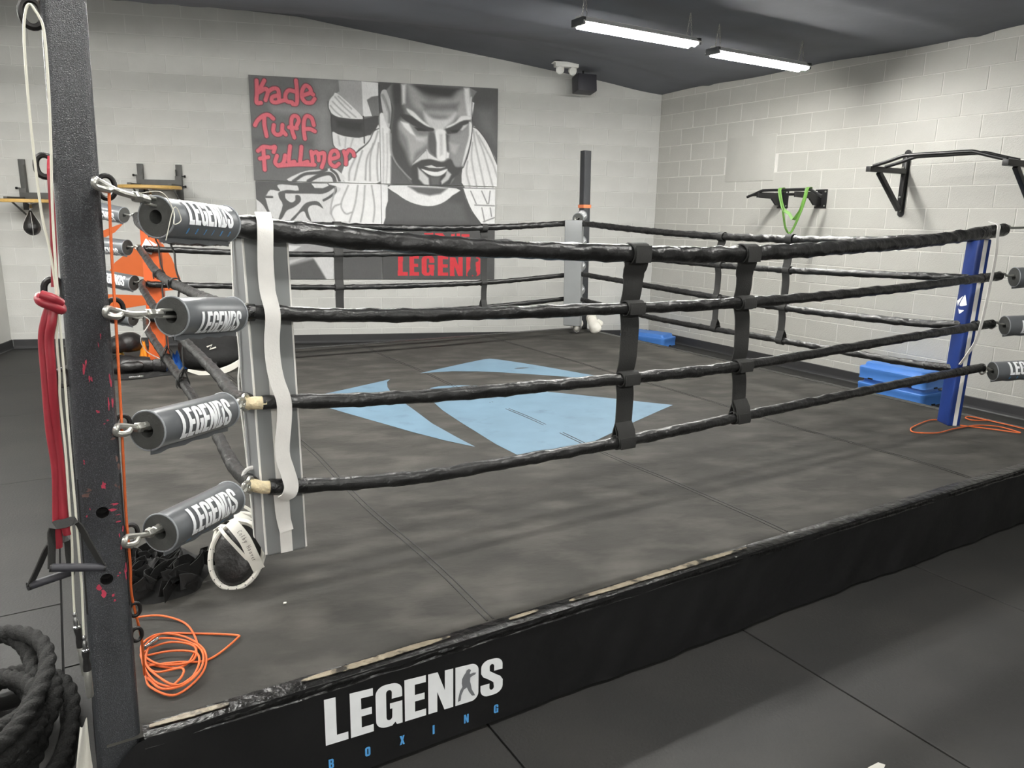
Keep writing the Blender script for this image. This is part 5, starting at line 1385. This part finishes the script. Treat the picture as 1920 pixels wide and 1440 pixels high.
for d in (.545, .36):
    m = MB(); m.tube(smooth_path([RW(3.655, d, 2.19), RW(3.8, d, 2.225), RW(3.93, d, 2.262), RW(4.0, d, 2.268), RW(4.25, d, 2.268), RW(4.5, d, 2.268), RW(4.57, d, 2.262), RW(4.7, d, 2.225), RW(4.835, d, 2.19)], 4), .0165, 12); m.build('bar', 'steel_black', big)
small = thing('pull_up_bar', 'smaller black multi-grip pull-up bar with green band over it', 'pull-up bar', RW(2.45, 0, 1.82))
for s in (2.19, 2.70):
    m = MB(); m.box(RW(s, .006, 1.915), (.15, .012, .2), rot=(TR, -NR, UP), bev=.003); pl = m.build('wall_plate', 'steel_black', small)
    for ds in (-.055, .055):
        for z in (1.84, 1.99):
            m = MB(); m.lathe([(.009, 0), (.009, .007), (.005, .01)], RW(s + ds, .012, z), -NR, 6); m.build('bolt', 'zinc', pl)
    m = MB()
    m.prism([(.01, -.09), (.12, -.09), (.2, -.02), (.43, -.012), (.43, .045), (.01, .05)], RW(s - .012, 0, 1.935), -NR, UP, TR, .024)
    m.build('arm', 'steel_black', small, smooth=False)
    m = MB(); m.tube([RW(s - .17, .33, 1.955), RW(s + .0, .33, 1.955)], .015, 10); m.build('grip', 'leather_black', small)
m = MB(); m.tube(smooth_path([RW(2.035, .42, 1.93), RW(2.13, .41, 1.962), RW(2.22, .40, 1.995), RW(2.3, .4, 2.0), RW(2.5, .4, 2.0), RW(2.78, .4, 2.0), RW(2.86, .4, 1.995), RW(2.94, .41, 1.962), RW(3.03, .42, 1.925)], 4), .0155, 12); m.build('bar', 'steel_black', small)
band = thing('resistance_band', 'green rubber band draped over the smaller pull-up bar', 'band', RW(2.66, .4, 1.55))
def bandpath(zl, smid, s0=2.485, s1=2.855):
    return smooth_path([RW(s0 + .02, .36, 1.985), RW(s0, .385, 2.02), RW(s0 + .0, .43, 2.005), RW(s0 + .02, .435, 1.93), RW(s0 + .07, .43, 1.80), RW(smid - .06, .42, zl + .06), RW(smid, .42, zl), RW(smid + .05, .42, zl + .05), RW(s1 - .05, .43, 1.80), RW(s1 - .01, .435, 1.93), RW(s1, .43, 2.005), RW(s1 - .0, .385, 2.02), RW(s1 - .02, .36, 1.985)], 6)
m = MB(); m.ribbon(bandpath(1.55, 2.665), [TR * .95 - NR * .3] * 73, .036, .004); m.build('loop', 'band_green', band)
m = MB(); m.ribbon(bandpath(1.69, 2.70, 2.495, 2.845), [TR * .9 + NR * .4] * 73, .034, .004); m.build('loop', 'band_green', band)

# ------------------------------------------------------------------ blue exercise steps on the floor
def step_mesh(L_, W_):
    m = MB(); vs = []; fs = []; n = 28
    def rr(hx, hy, r):
        out = []
        for cx, cy, a0 in ((hx - r, hy - r, 0), (-hx + r, hy - r, 90), (-hx + r, -hy + r, 180), (hx - r, -hy + r, 270)):
            for i in range(7): th = math.radians(a0 + 90 * i / 6); out.append((cx + r * math.cos(th), cy + r * math.sin(th)))
        return out
    prof = [(0, .0), (.004, .012), (.002, .075), (.0, .08), (.0, .108), (.006, .115), (.03, .118), (.034, .122), (.04, .152), (.048, .158), (.075, .159)]
    for ins, z in prof: vs += [(x, y, z) for x, y in rr(L_ / 2 - ins, W_ / 2 - ins, .045)]
    for j in range(len(prof) - 1):
        for i in range(n): fs.append((j * n + i, j * n + (i + 1) % n, (j + 1) * n + (i + 1) % n, (j + 1) * n + i))
    fs += [tuple(range(n - 1, -1, -1)), tuple((len(prof) - 1) * n + i for i in range(n))]
    m.add(vs, fs); return m
def step(loc, ang, label):
    t = thing('exercise_step', label, 'step', loc, 'blue exercise steps')
    t.rotation_euler = (0, 0, ang)
    me = STEP_ME['b']
    b_ = link('step_body', me); b_.parent = t
    for x, y in ((-.2, -.183), (.2, -.183), (-.352, 0), (.352, 0)):
        f_ = link('notch_shade', STEP_ME['n']); f_.parent = t; f_.location = (x, y, .006); f_.rotation_euler = (0, 0, math.pi / 2 if abs(x) > .3 else 0)
    return t
STEP_ME = {'b': step_mesh(.70, .36).mesh('step_body', 'step_blue', ang=35)}
nb = MB(); nb.box((0, 0, 0), (.05, .008, .012)); STEP_ME['n'] = nb.mesh('notch_shade', 'hole_shade', smooth=False)  # dark block painted as the shade of a notch, nothing is cut
a2 = math.atan2(TR.y, TR.x)
step(Vector((1.095, -3.85, 0)) - NR * .075, a2, 'blue plastic exercise step, bottom one of the stack by the right wall')
step(Vector((1.095, -3.85, .16)) - NR * .075, a2, 'blue plastic exercise step, top one of the stack by the right wall')
step(Vector((-.235, -.44, 0)) + Vector((.02, -.06, 0)), math.atan2(-.80, .60), 'single blue plastic exercise step on the floor in the far corner')

# ------------------------------------------------------------------ gloves, mitts, cloths and bags on the canvas
def axes(yaw, pitch=0.0, roll=0.0):
    M = Matrix.Rotation(yaw, 3, 'Z') @ Matrix.Rotation(pitch, 3, 'Y') @ Matrix.Rotation(roll, 3, 'X')
    return M
def glove(c, M, s, label, material, cuffmat, group, name='boxing_glove'):
    """padded glove: fist end towards +x, thumb at +y, cuff towards -x"""
    t = thing(name, label, 'glove', (c.x, c.y, DECK), group)
    def E(p, r): return (c + M @ (Vector(p) * s), [q * s for q in r], tuple(M @ Vector(v) for v in ((1, 0, 0), (0, 1, 0), (0, 0, 1))))
    blob('glove_body', [E((.06, 0, .0), (.095, .075, .066)), E((.09, 0, -.018), (.075, .072, .05)), E((-.03, .0, .0), (.08, .062, .055)), E((-.10, 0, 0), (.07, .055, .05))], material, t, .007 * s, 8)
    blob('thumb', [E((.035, .078, -.012), (.055, .03, .032)), E((-.01, .066, -.008), (.045, .028, .03))], material, t, .006 * s, 5)
    m = MB(); p0 = c + M @ Vector((-.10 * s, 0, 0)); axd = M @ Vector((-1, 0, 0))
    m.lathe([(.05 * s, 0), (.058 * s, .006 * s), (.06 * s, .07 * s), (.056 * s, .078 * s), (.045 * s, .076 * s), (.043 * s, .03 * s)], p0, axd, 18); cf = m.build('cuff', cuffmat, t)
    m = MB(); m.ribbon([p0 + axd * (.035 * s) + (M @ Vector((0, math.cos(th), math.sin(th)))) * (.0615 * s) for th in [math.pi * 1.3 * i / 12 - .3 for i in range(13)]], axd, .035 * s, .003); m.build('wrist_strap', cuffmat, cf)
    return t
gw = 'white boxing gloves in the far right corner'
glove(W(5.43, 5.14, DECK + .095), axes(RING_ANG - 2.0, .35, .5), 1.0, 'white boxing glove with the fist end facing the viewer', 'glove_white', 'glove_white', gw)
glove(W(5.25, 5.22, DECK + .085), axes(RING_ANG + .9, -.15, .0), .9, 'white boxing glove with silvery cuff, leaning behind the other', 'glove_white', 'chrome', gw)
gb = 'black boxing gloves beside the orange pad'
glove(W(.40, 4.97, DECK + .24), axes(RING_ANG + .5, -.1, .4), 1.25, 'black boxing glove on top of the gear pile', 'leather_black', 'leather_black', gb)
glove(W(.50, 4.86, DECK + .08), axes(RING_ANG + 2.9, .0, .2), 1.25, 'black boxing glove at the front of the gear pile', 'leather_black', 'leather_black', gb)
glove(W(.33, 5.08, DECK + .085), axes(RING_ANG + 1.9, .0, -.3), 1.2, 'black boxing glove underneath the gear pile at the back', 'leather_black', 'leather_black', gb)
def heap(name, label, cat, c, ra, rb, h, material, seed, freq=7.0, group=None, base=None):
    z0 = DECK if base is None else base
    t = thing(name, label, cat, W(c[0], c[1], z0), group)
    m = MB(); nr, nt_ = 20, 56; vs = []; fs = []
    for j in range(nr + 1):
        for i in range(nt_):
            th = 2 * math.pi * i / nt_; r_ = j / nr
            rim = 1 + .28 * noise.noise(Vector((math.cos(th) * 1.6 + seed, math.sin(th) * 1.6, 0)))
            x, y = math.cos(th) * r_ * ra * rim, math.sin(th) * r_ * rb * rim
            n_ = noise.noise(Vector((x * freq * 2 + seed, y * freq * 2, 0))); rd = 1 - abs(noise.noise(Vector((x * freq * 2.4, y * freq * 1.4 + seed, 5))) * 2)
            z = h * (1 - r_ ** 2.2) * (.55 + .35 * rd + .3 * n_) + .006
            if j == nr: z = .002
            vs.append(W(c[0] + x, c[1] + y, z0 + max(.002, z)))
    for j in range(nr):
        for i in range(nt_): fs.append((j * nt_ + i, j * nt_ + (i + 1) % nt_, (j + 1) * nt_ + (i + 1) % nt_, (j + 1) * nt_ + i))
    m.add(vs, fs); m.build('folds', material, t, ang=60)
    return t
ch = heap('black_cloth', 'crumpled black cloth on the canvas behind the nearest post', 'cloth', (.225, .93), .19, .22, .085, 'cloth_black', 3, 9)
for k in range(22):   # loose ruffled edges
    random.seed(30 + k); a0, b0 = .09 + .3 * random.random(), .76 + .3 * random.random(); an = random.uniform(0, 6.28); pa = []
    for i in range(14):
        u = i / 13; pa.append(W(a0 + math.cos(an) * (u - .5) * .2 + .015 * math.sin(u * 17), b0 + math.sin(an) * (u - .5) * .2 + .015 * math.cos(u * 15), DECK + .055 + .02 * math.sin(u * 12 + k)))
    m = MB(); m.ribbon(smooth_path(pa, 2), (0, 0, 1), .055, .002); m.build('ruffle', 'cloth_black', ch)
# focus mitts
def mitt(c, nrm, upv, s, label, written):
    nrm = nrm.normalized(); xx = upv.cross(nrm).normalized(); yy = nrm.cross(xx); c = Vector(c)
    t = thing('focus_mitt', label, 'mitt', (c.x, c.y, DECK), 'focus mitts under the grey pad')
    def P(x, y, z=0.0): return c + xx * (x * s) + yy * (y * s) + nrm * (z * s)
    blob('mitt_pad', [(P(0, 0, 0), [.088 * s, .105 * s, .03 * s], (xx, yy, nrm)), (P(0, -.04, 0), [.075 * s, .085 * s, .032 * s], (xx, yy, nrm)), (P(.02, .04, -.03), [.07 * s, .08 * s, .045 * s], (xx, yy, nrm))], 'leather_black', t, .006, 5)
    rim = []
    for i in range(40):
        th = 2 * math.pi * i / 40; ry = .112 if math.sin(th) > 0 else .126
        rim.append(P(.094 * math.cos(th), ry * math.sin(th) - .008, .004))
    m = MB(); m.tube(rim, .0095 * s, 8, closed=True); rm = m.build('rim', 'glove_white', t)
    for i in range(0, 40, 2):
        if i > 18:
            p = rim[i]; q = (p - c).normalized()
            m = MB(); m.tube([p + q * .010 * s - nrm * .003, p + nrm * .009 * s + q * .002, p - q * .008 * s + nrm * .004], .0018, 5); m.build('lace', 'leather_black', rm)
    inner = [P(.045 * math.cos(th) - .02, .075 * math.sin(th) - .03, .034 + .0 * math.cos(th)) for th in [math.pi * (.05 + .8 * i / 16) - .5 for i in range(17)]]
    st = smooth_path([P(-.05, .10, .012), P(-.02, .085, .04), P(.03, .045, .052), (P(.07, -.01, .042)), P(.092, -.05, .012)], 5)
    sd = (yy * .75 + xx * .65)
    m = MB(); m.ribbon(st, sd, .042 * s, .004); strap = m.build('strap', 'glove_white', t)
    for off in (-.06, .075):
        m = MB(); m.ribbon(smooth_path([P(-.06 + off * .4, .09 + off * .3, .006), P(.0 + off * .6, .07 + off * .45, .046), P(.075 + off * .3, .0 + off * .5, .02)], 5), sd, .012 * s, .003); m.build('trim', 'glove_white', t)
    if written:
        # hand-written letters along the strap
        i0 = 7; p0 = st[i0]; d0 = (st[i0 + 9] - st[i0]); L_ = d0.length; d0.normalize(); v0 = (sd - d0 * sd.dot(d0)).normalized(); nn = d0.cross(v0)
        if nn.dot(nrm) < 0: nn = -nn
        strokes = {'C': [[(.8, .85), (.4, 1), (.05, .5), (.4, 0), (.8, .15)]], 'o': [[(.4, .6), (.1, .3), (.4, 0), (.7, .3), (.4, .6)]], 'l': [[(.3, 1), (.3, 0)]], 'b': [[(.2, 1), (.2, 0), (.6, .1), (.6, .5), (.2, .5)]], 'y': [[(.1, .6), (.4, .1)], [(.75, .6), (.2, -.35)]],
                   'H': [[(.15, 1), (.15, 0)], [(.75, 1), (.75, 0)], [(.15, .5), (.75, .5)]], 'v': [[(.1, .6), (.4, 0), (.7, .6)]], 'e': [[(.15, .3), (.7, .35), (.4, .6), (.1, .3), (.4, 0), (.7, .1)]], 'r': [[(.2, .6), (.2, 0)], [(.2, .4), (.6, .6)]], ' ': []}
        txt = 'Colby Hoover'; cw = L_ * 1.05 / len(txt)
        m = MB()
        for i, ch_ in enumerate(txt):
            for sk in strokes[ch_]:
                pts = []
                for x, y in sk:
                    f_ = (i + x * .85) / len(txt) * 9.4; j = min(len(st) - 2, i0 + int(f_)); q = st[j].lerp(st[j + 1], f_ - int(f_))
                    pts.append(q - v0 * ((y - .4) * -.017 * s) + nn * .0032)
                m.tube(pts, .0007, 4)
        if m.v: m.build('handwriting', 'ink', strap)
    return t
mitt(W(.478, .752, DECK + .118), -E2 * .80 - E1 * .42 + UP * .42, UP * .8 + E1 * .30 + E2 * .25, 1.0, 'black and white focus mitt in front, name strap showing, at the pad foot', True)
mitt(W(.50, .845, DECK + .135), -E2 * .45 - E1 * .35 + UP * .75, UP * .5 + E2 * .8, .95, 'black and white focus mitt lying behind the other one', False)
# gear pile at the orange pad
heap('yellow_wrap', 'yellow ball-like item half hidden in the gear pile', 'wrap', (.40, 5.12), .06, .06, .20, 'yellow_rubber', 11, 3)
heap('orange_wrap', 'crumpled orange hand wrap in the gear pile', 'wrap', (.585, 4.99), .085, .07, .27, 'cloth_orange', 12, 12)
heap('light_blue_cloth', 'light blue folded cloth in front of the orange wrap', 'cloth', (.645, 4.90), .06, .05, .17, 'cloth_lightblue', 13, 5)
heap('blue_cloth', 'bright blue cloth between orange pad and black backpack', 'cloth', (.83, 4.97), .085, .08, .16, 'cloth_blue', 14, 10)
heap('black_towel', 'flat black towel under the gear pile', 'towel', (.52, 4.78), .30, .13, .022, 'cloth_black', 15, 6)
m = MB(); m.box(W(.47, 4.655, DECK + .017), (.11, .03, .022), rot=(E1, E2, UP), bev=.006)
tag(m.build('silver_tag', 'chrome'), 'small silver tag lying at the front of the black towel', 'tag')
bp = thing('backpack', 'black backpack with white trim lying on the canvas', 'backpack', W(1.05, 4.78, DECK))
blob('bag_body', [(W(1.08, 4.78, DECK + .115), [.25, .17, .11], (E1, E2, UP)), (W(1.00, 4.84, DECK + .20), [.19, .13, .14], (E1, E2, UP)), (W(1.18, 4.80, DECK + .17), [.13, .12, .15], (E1, E2, UP)), (W(.92, 4.80, DECK + .13), [.10, .12, .12], (E1, E2, UP))], 'cloth_black', bp, .014, 8)
m = MB(); m.ribbon(smooth_path([W(.86, 4.66, DECK + .035), W(.97, 4.585, DECK + .012), W(1.1, 4.58, DECK + .02), W(1.22, 4.62, DECK + .05), W(1.32, 4.69, DECK + .10), W(1.36, 4.76, DECK + .15)], 6), UP, [.012 + .04 * math.sin(math.pi * min(1, (i + 2) / 33)) for i in range(31)], .012); m.build('trim', 'glove_white', bp)
m = MB(); m.ribbon(smooth_path([W(.93, 4.70, DECK + .26), W(1.0, 4.68, DECK + .20), W(1.06, 4.64, DECK + .12), W(1.05, 4.60, DECK + .05)], 5), E1, .05, .008); m.build('shoulder_strap', 'cloth_black', bp)
m = MB(); m.ribbon([W(1.02, 4.665, DECK + .22), W(1.06, 4.66, DECK + .235), W(1.04, 4.655, DECK + .20), W(1.09, 4.65, DECK + .215)], UP, .012, .004); m.build('mark', 'glove_white', bp)

# ------------------------------------------------------------------ cords, tubing and ropes
def cord(pts, r, n=6): 
    m = MB(); m.tube(smooth_path(pts, n), r, 7); return m
cz = DECK + .008
coil = thing('orange_rope', 'orange cord in loose coils on the canvas by the nearest post', 'cord', W(.18, .35, DECK))
A1 = [(.117, .641), (.191, .607), (.255, .533), (.273, .431), (.263, .334), (.211, .267), (.13, .34), (.118, .408), (.178, .485), (.268, .452), (.383, .369), (.381, .335), (.287, .272), (.201, .304), (.115, .318)]
A2 = [(.115, .262), (.122, .197), (.179, .132), (.259, .195), (.284, .305), (.249, .427), (.178, .485), (.125, .445), (.118, .372), (.14, .277), (.209, .248), (.206, .21), (.17, .173)]
A3 = [(.12, .36), (.16, .30), (.24, .27), (.26, .34), (.2, .41), (.13, .40), (.115, .31), (.14, .2), (.2, .16), (.25, .22), (.26, .30), (.2, .36), (.115, .37)]
A4 = [(.118, .235), (.15, .165), (.21, .15), (.262, .215), (.275, .32), (.23, .40), (.16, .43), (.122, .33), (.15, .22), (.19, .15), (.245, .19)]
for q, pts in enumerate((A1, A2, A3, A4)):
    cord([W(a, b, cz + .0045 * q + .004 * math.sin(i * 1.9 + q)) for i, (a, b) in enumerate(pts)], .0034, 8).build('coil_strand', 'cord_orange', coil)
m = MB(); m.tube([W(.127, .394, cz + .02), W(.167, .428, cz + .02)], .006, 10); m.build('metal_tip', 'chrome', coil)
hang = cord([W(.133, .085, 1.712), W(.131, .08, 1.69), W(.125, .085, 1.56), W(.120, .08, 1.415), W(.112, .08, 1.2), W(.106, .08, 1.07), W(.100, .085, .92), W(.098, .08, .79), W(.094, .085, .70), W(.108, .12, .55), W(.11, .2, .40), W(.117, .3, DECK + .012)], .0034)
tag(hang.build('orange_rope', 'cord_orange'), 'orange cord hanging straight down along the nearest post', 'cord')
c2 = thing('orange_rope', 'thin orange cord in flat loops beside the blue pad', 'cord', W(5.1, .6, DECK))
for pts in ([(5.135, .7), (5.139, .804), (5.05, .835), (4.832, .799), (4.73, .766), (4.681, .707), (4.803, .63), (5.012, .632), (5.226, .608), (5.331, .524), (5.319, .401), (5.3, .369), (5.273, .411), (5.209, .53), (5.127, .66)],
            [(5.43, .38), (5.44, .5), (5.44, .62), (5.44, .71), (5.425, .766), (5.362, .751), (5.344, .698), (5.40, .66), (5.45, .64)]):
    cord([W(a, b, DECK + .009) for a, b in pts], .0042).build('coil_strand', 'cord_orange', c2)
PB = -.062   # plane just in front of the nearest post's left edge
red = thing('resistance_tube', 'red rubber resistance tube with black handles knotted on the post ring', 'resistance tube', W(-.03, PB, .87))
m = MB(); m.ribbon(smooth_path([W(.022, -.03, 1.775), W(.018, PB, 1.74), W(.015, PB, 1.663), W(.009, PB, 1.57), W(.004, PB, 1.51)], 5), E1, [.008 + .006 * i / 20 for i in range(21)], .012); m.build('tube_strand', 'red_rubber', red)
for k, off in enumerate((0.0, .012)):
    pts = [W(-.006 + off * .4, PB - .004, 1.478), W(-.02 + off, PB - .004 - off, 1.44), W(-.029 + off, PB - off, 1.40), W(-.032 + off, PB - off, 1.325), W(-.036 + off * .9, PB, 1.206), W(-.034 + off * .7, PB, 1.107), (W(-.030, PB - .006, 1.0) if k else W(-.043, PB, 1.0)), (W(-.026, PB - .008, .955) if k else W(-.048, PB, .925))]
    m = MB(); m.tube(smooth_path(pts, 6), .0095, 10); m.build('tube_strand', 'red_rubber', red)
m = MB(); m.tube(smooth_path([W(-.024, PB - .016, 1.482), W(-.004, PB - .020, 1.472), W(.010, PB - .012, 1.462), W(.008, PB + .008, 1.468), W(-.012, PB + .012, 1.482), W(-.024, PB + .002, 1.49)], 5, closed=True), .0105, 10, closed=True); m.build('knot', 'red_rubber', red)
m = MB(); m.tube(smooth_path([W(-.022, PB - .016, 1.496), W(-.002, PB - .022, 1.488), W(.012, PB - .01, 1.476)], 5), .0098, 10); m.build('knot', 'red_rubber', red)
def stirrup(pl, pr, apexL, apexR, lbl):
    x = (pr - pl).normalized()
    m = MB(); m.tube([pl - x * .004, pr + x * .004], .0095, 14); hb = m.build('handle_grip', 'plastic_dark', red)
    for q, s_ in ((pl, -1), (pr, 1)):
        m = MB(); m.lathe([(.0098, 0), (.0098, .004), (.005, .004), (.005, .001)], q, x * s_, 14); m.build('end_cap', 'steel_black', hb)
    m = MB(); m.ribbon(smooth_path([pl + UP * .0, pl.lerp(apexL, .5), apexL, apexL.lerp(apexR, .5) + UP * .004, apexR, pr.lerp(apexR, .5), pr], 4), [(E2 * .75 + E1 * .65)] * 9 + [(E2 * .5 + UP * .85)] * 7 + [(E2 * .75 - E1 * .65)] * 9, .02, .003); m.build('webbing_loop', 'webbing', red)
stirrup(W(-.064, -.095, .893), W(.036, -.10, .872), W(-.054, -.085, .982), W(-.006, -.085, .985), '')
stirrup(W(-.112, -.045, .838), W(-.03, -.012, .838), W(-.066, -.04, .925), W(-.03, -.04, .932), '')
jr = thing('jump_rope', 'white cable jump rope with chrome and black handles hung on the post', 'jump rope', W(-.02, PB, .55))
k1 = [(.028, 2.047), (.016, 2.062), (.005, 2.032), (-.001, 1.962), (-.005, 1.821), (-.004, 1.662), (.003, 1.586), (.005, 1.485), (-.004, 1.393), (-.006, 1.323), (-.010, 1.276), (-.011, 1.203), (-.012, 1.141), (-.016, 1.041), (-.020, .939), (-.027, .848), (-.032, .765)]
k2 = [(.028, 2.047), (.036, 2.017), (.034, 1.926), (.027, 1.812), (.014, 1.641), (.006, 1.439), (.002, 1.298), (-.002, 1.177), (-.006, 1.014), (-.010, .884), (-.012, .817), (-.019, .705)]
for q, kk in enumerate((k1, k2)):
    cord([W(a, PB - .012 - .004 * q, z) for a, z in kk], .0026, 5).build('cable', 'cable_white', jr)
for (p0, p1, bk) in ((W(-.032, PB - .012, .765), W(-.024, PB - .012, .60), .45), (W(-.019, PB - .018, .705), W(-.021, PB - .02, .545), .42)):
    d_ = (p1 - p0); L_ = d_.length; d_.normalize()
    m = MB(); m.lathe([(.003, 0), (.005, .004), (.005, .008), (.003, .012), (.006, .02), (.006, .034), (.0085, .036), (.0085, .04)], p0, d_, 12); m.build('chrome_cap', 'chrome', jr)
    m = MB(); m.lathe([(.0078, .039), (.0085, .045), (.0066, .06), (.0088, .078), (.0088, .09)], p0, d_, 12); m.build('grip', 'leather_black', jr)
    m = MB(); m.lathe([(.0078, .09), (.0086, .092), (.0086, L_ - .004), (.007, L_)], p0, d_, 12); m.build('handle', 'zinc', jr)
br = thing('battle_rope', 'thick black battle rope coiled on the floor left of the nearest post', 'rope', W(-.32, .55, 0))
random.seed(5)
for k in range(8):
    ca_, cb_ = -.31 + random.uniform(-.03, .03), .60 + random.uniform(-.06, .06)
    ra, rb_ = (.215 - .018 * k, .36 - .028 * k) if k < 5 else (.12 + .03 * (k - 5), .22 + .05 * (k - 5))
    pts = []; ph = random.uniform(0, 6.28)
    for i in range(22):
        th = 2 * math.pi * i / 22
        pts.append(W(min(-.055, ca_ + ra * math.cos(th) * (1 + .08 * math.sin(3 * th + ph))), cb_ + rb_ * math.sin(th) * (1 + .06 * math.cos(2 * th + ph)), .027 + .030 * k + .022 * math.sin(th * 2 + ph) + (.03 * max(0, math.sin(th)) if k > 4 else 0)))
    path = smooth_path(pts, 12, closed=True)
    m = MB(); n_ = len(path)
    m.tube(path, .0235, 24, closed=True, mod=lambda i, th, n_=n_: .86 + .26 * abs(math.cos(1.5 * th - math.pi * i * 34 / n_))); m.build('rope_turn', 'battle_rope', br, ang=80)
cs = thing('white_cloth', 'white cloth strip hanging at the foot of the nearest post', 'cloth', W(-.045, -.02, .2))
m = MB()
def csf(u, v):
    z = .44 - .27 * v
    wdt = .016 + .022 * min(1, v * 2.2)
    return W(-.042 - .012 * math.sin(v * 2.5) + (u - .5) * wdt, -.028 - .012 * math.sin(u * 5 + v * 4) - .01 * v, z + .012 * u)
m.grid(10, 20, csf); m.build('strip', 'cloth_white', cs)
# bits of tape on floor and canvas
m = MB(); m.prism([(-.03, -.012), (.01, -.016), (.04, -.004), (.03, .014), (-.02, .016)], (-2.672, -8.30, .001), E1, E2, UP, .0015)
tag(m.build('tape_scrap', 'cloth_white', smooth=False), 'torn scrap of white tape on the floor mat in front', 'tape')
m = MB(); m.prism([(-.006, -.004), (.004, -.005), (.007, .002), (-.002, .005)], W(.576, .5, DECK + .004), E1, E2, UP, .003)
tag(m.build('paper_scrap', 'cloth_white', smooth=False), 'tiny white scrap lying on the canvas near the skirt sign', 'scrap')
# cable ties on the roller hooks
for k, (a, b, z, lb) in enumerate([(.2, .16, 1.70, 'thin white string tied round the top grey roller'), (.185, .135, 1.40, 'white plastic tie hanging from the second turnbuckle')]):
    t = thing('white_tie', lb, 'tie', W(a, b, z - .1))
    if k == 0:
        cord([W(a + .0, b - .02, z + .012), W(a + .05, b - .03, z + .015), W(a + .075, b - .015, z - .03), W(a + .07, b - .04, z - .06), W(a + .09, b - .02, z - .05), W(a + .075, b - .03, z - .02), W(a + .05, b - .03, z - .1)], .0012).build('string', 'cable_white', t)
    else:
        m = MB(); m.ribbon(smooth_path([W(a, b, z + .015), W(a + .012, b - .012, z), W(a - .012, b - .012, z - .04), W(a + .0, b, z - .075), W(a + .03, b + .02, z - .10)], 6), E2, .006, .0016); m.build('band', 'strap_white', t)
m = MB(); cc = W(.515, .60, .79)
m.tube([cc + E1 * (.030 * math.cos(th)) + UP * (.030 * math.sin(th)) for th in [2 * math.pi * i / 20 for i in range(20)]], .008, 8, closed=True)
tag(m.build('strap_wrap', 'strap_white'), 'white strap wound round the left bottom rope at the grey pad', 'strap')
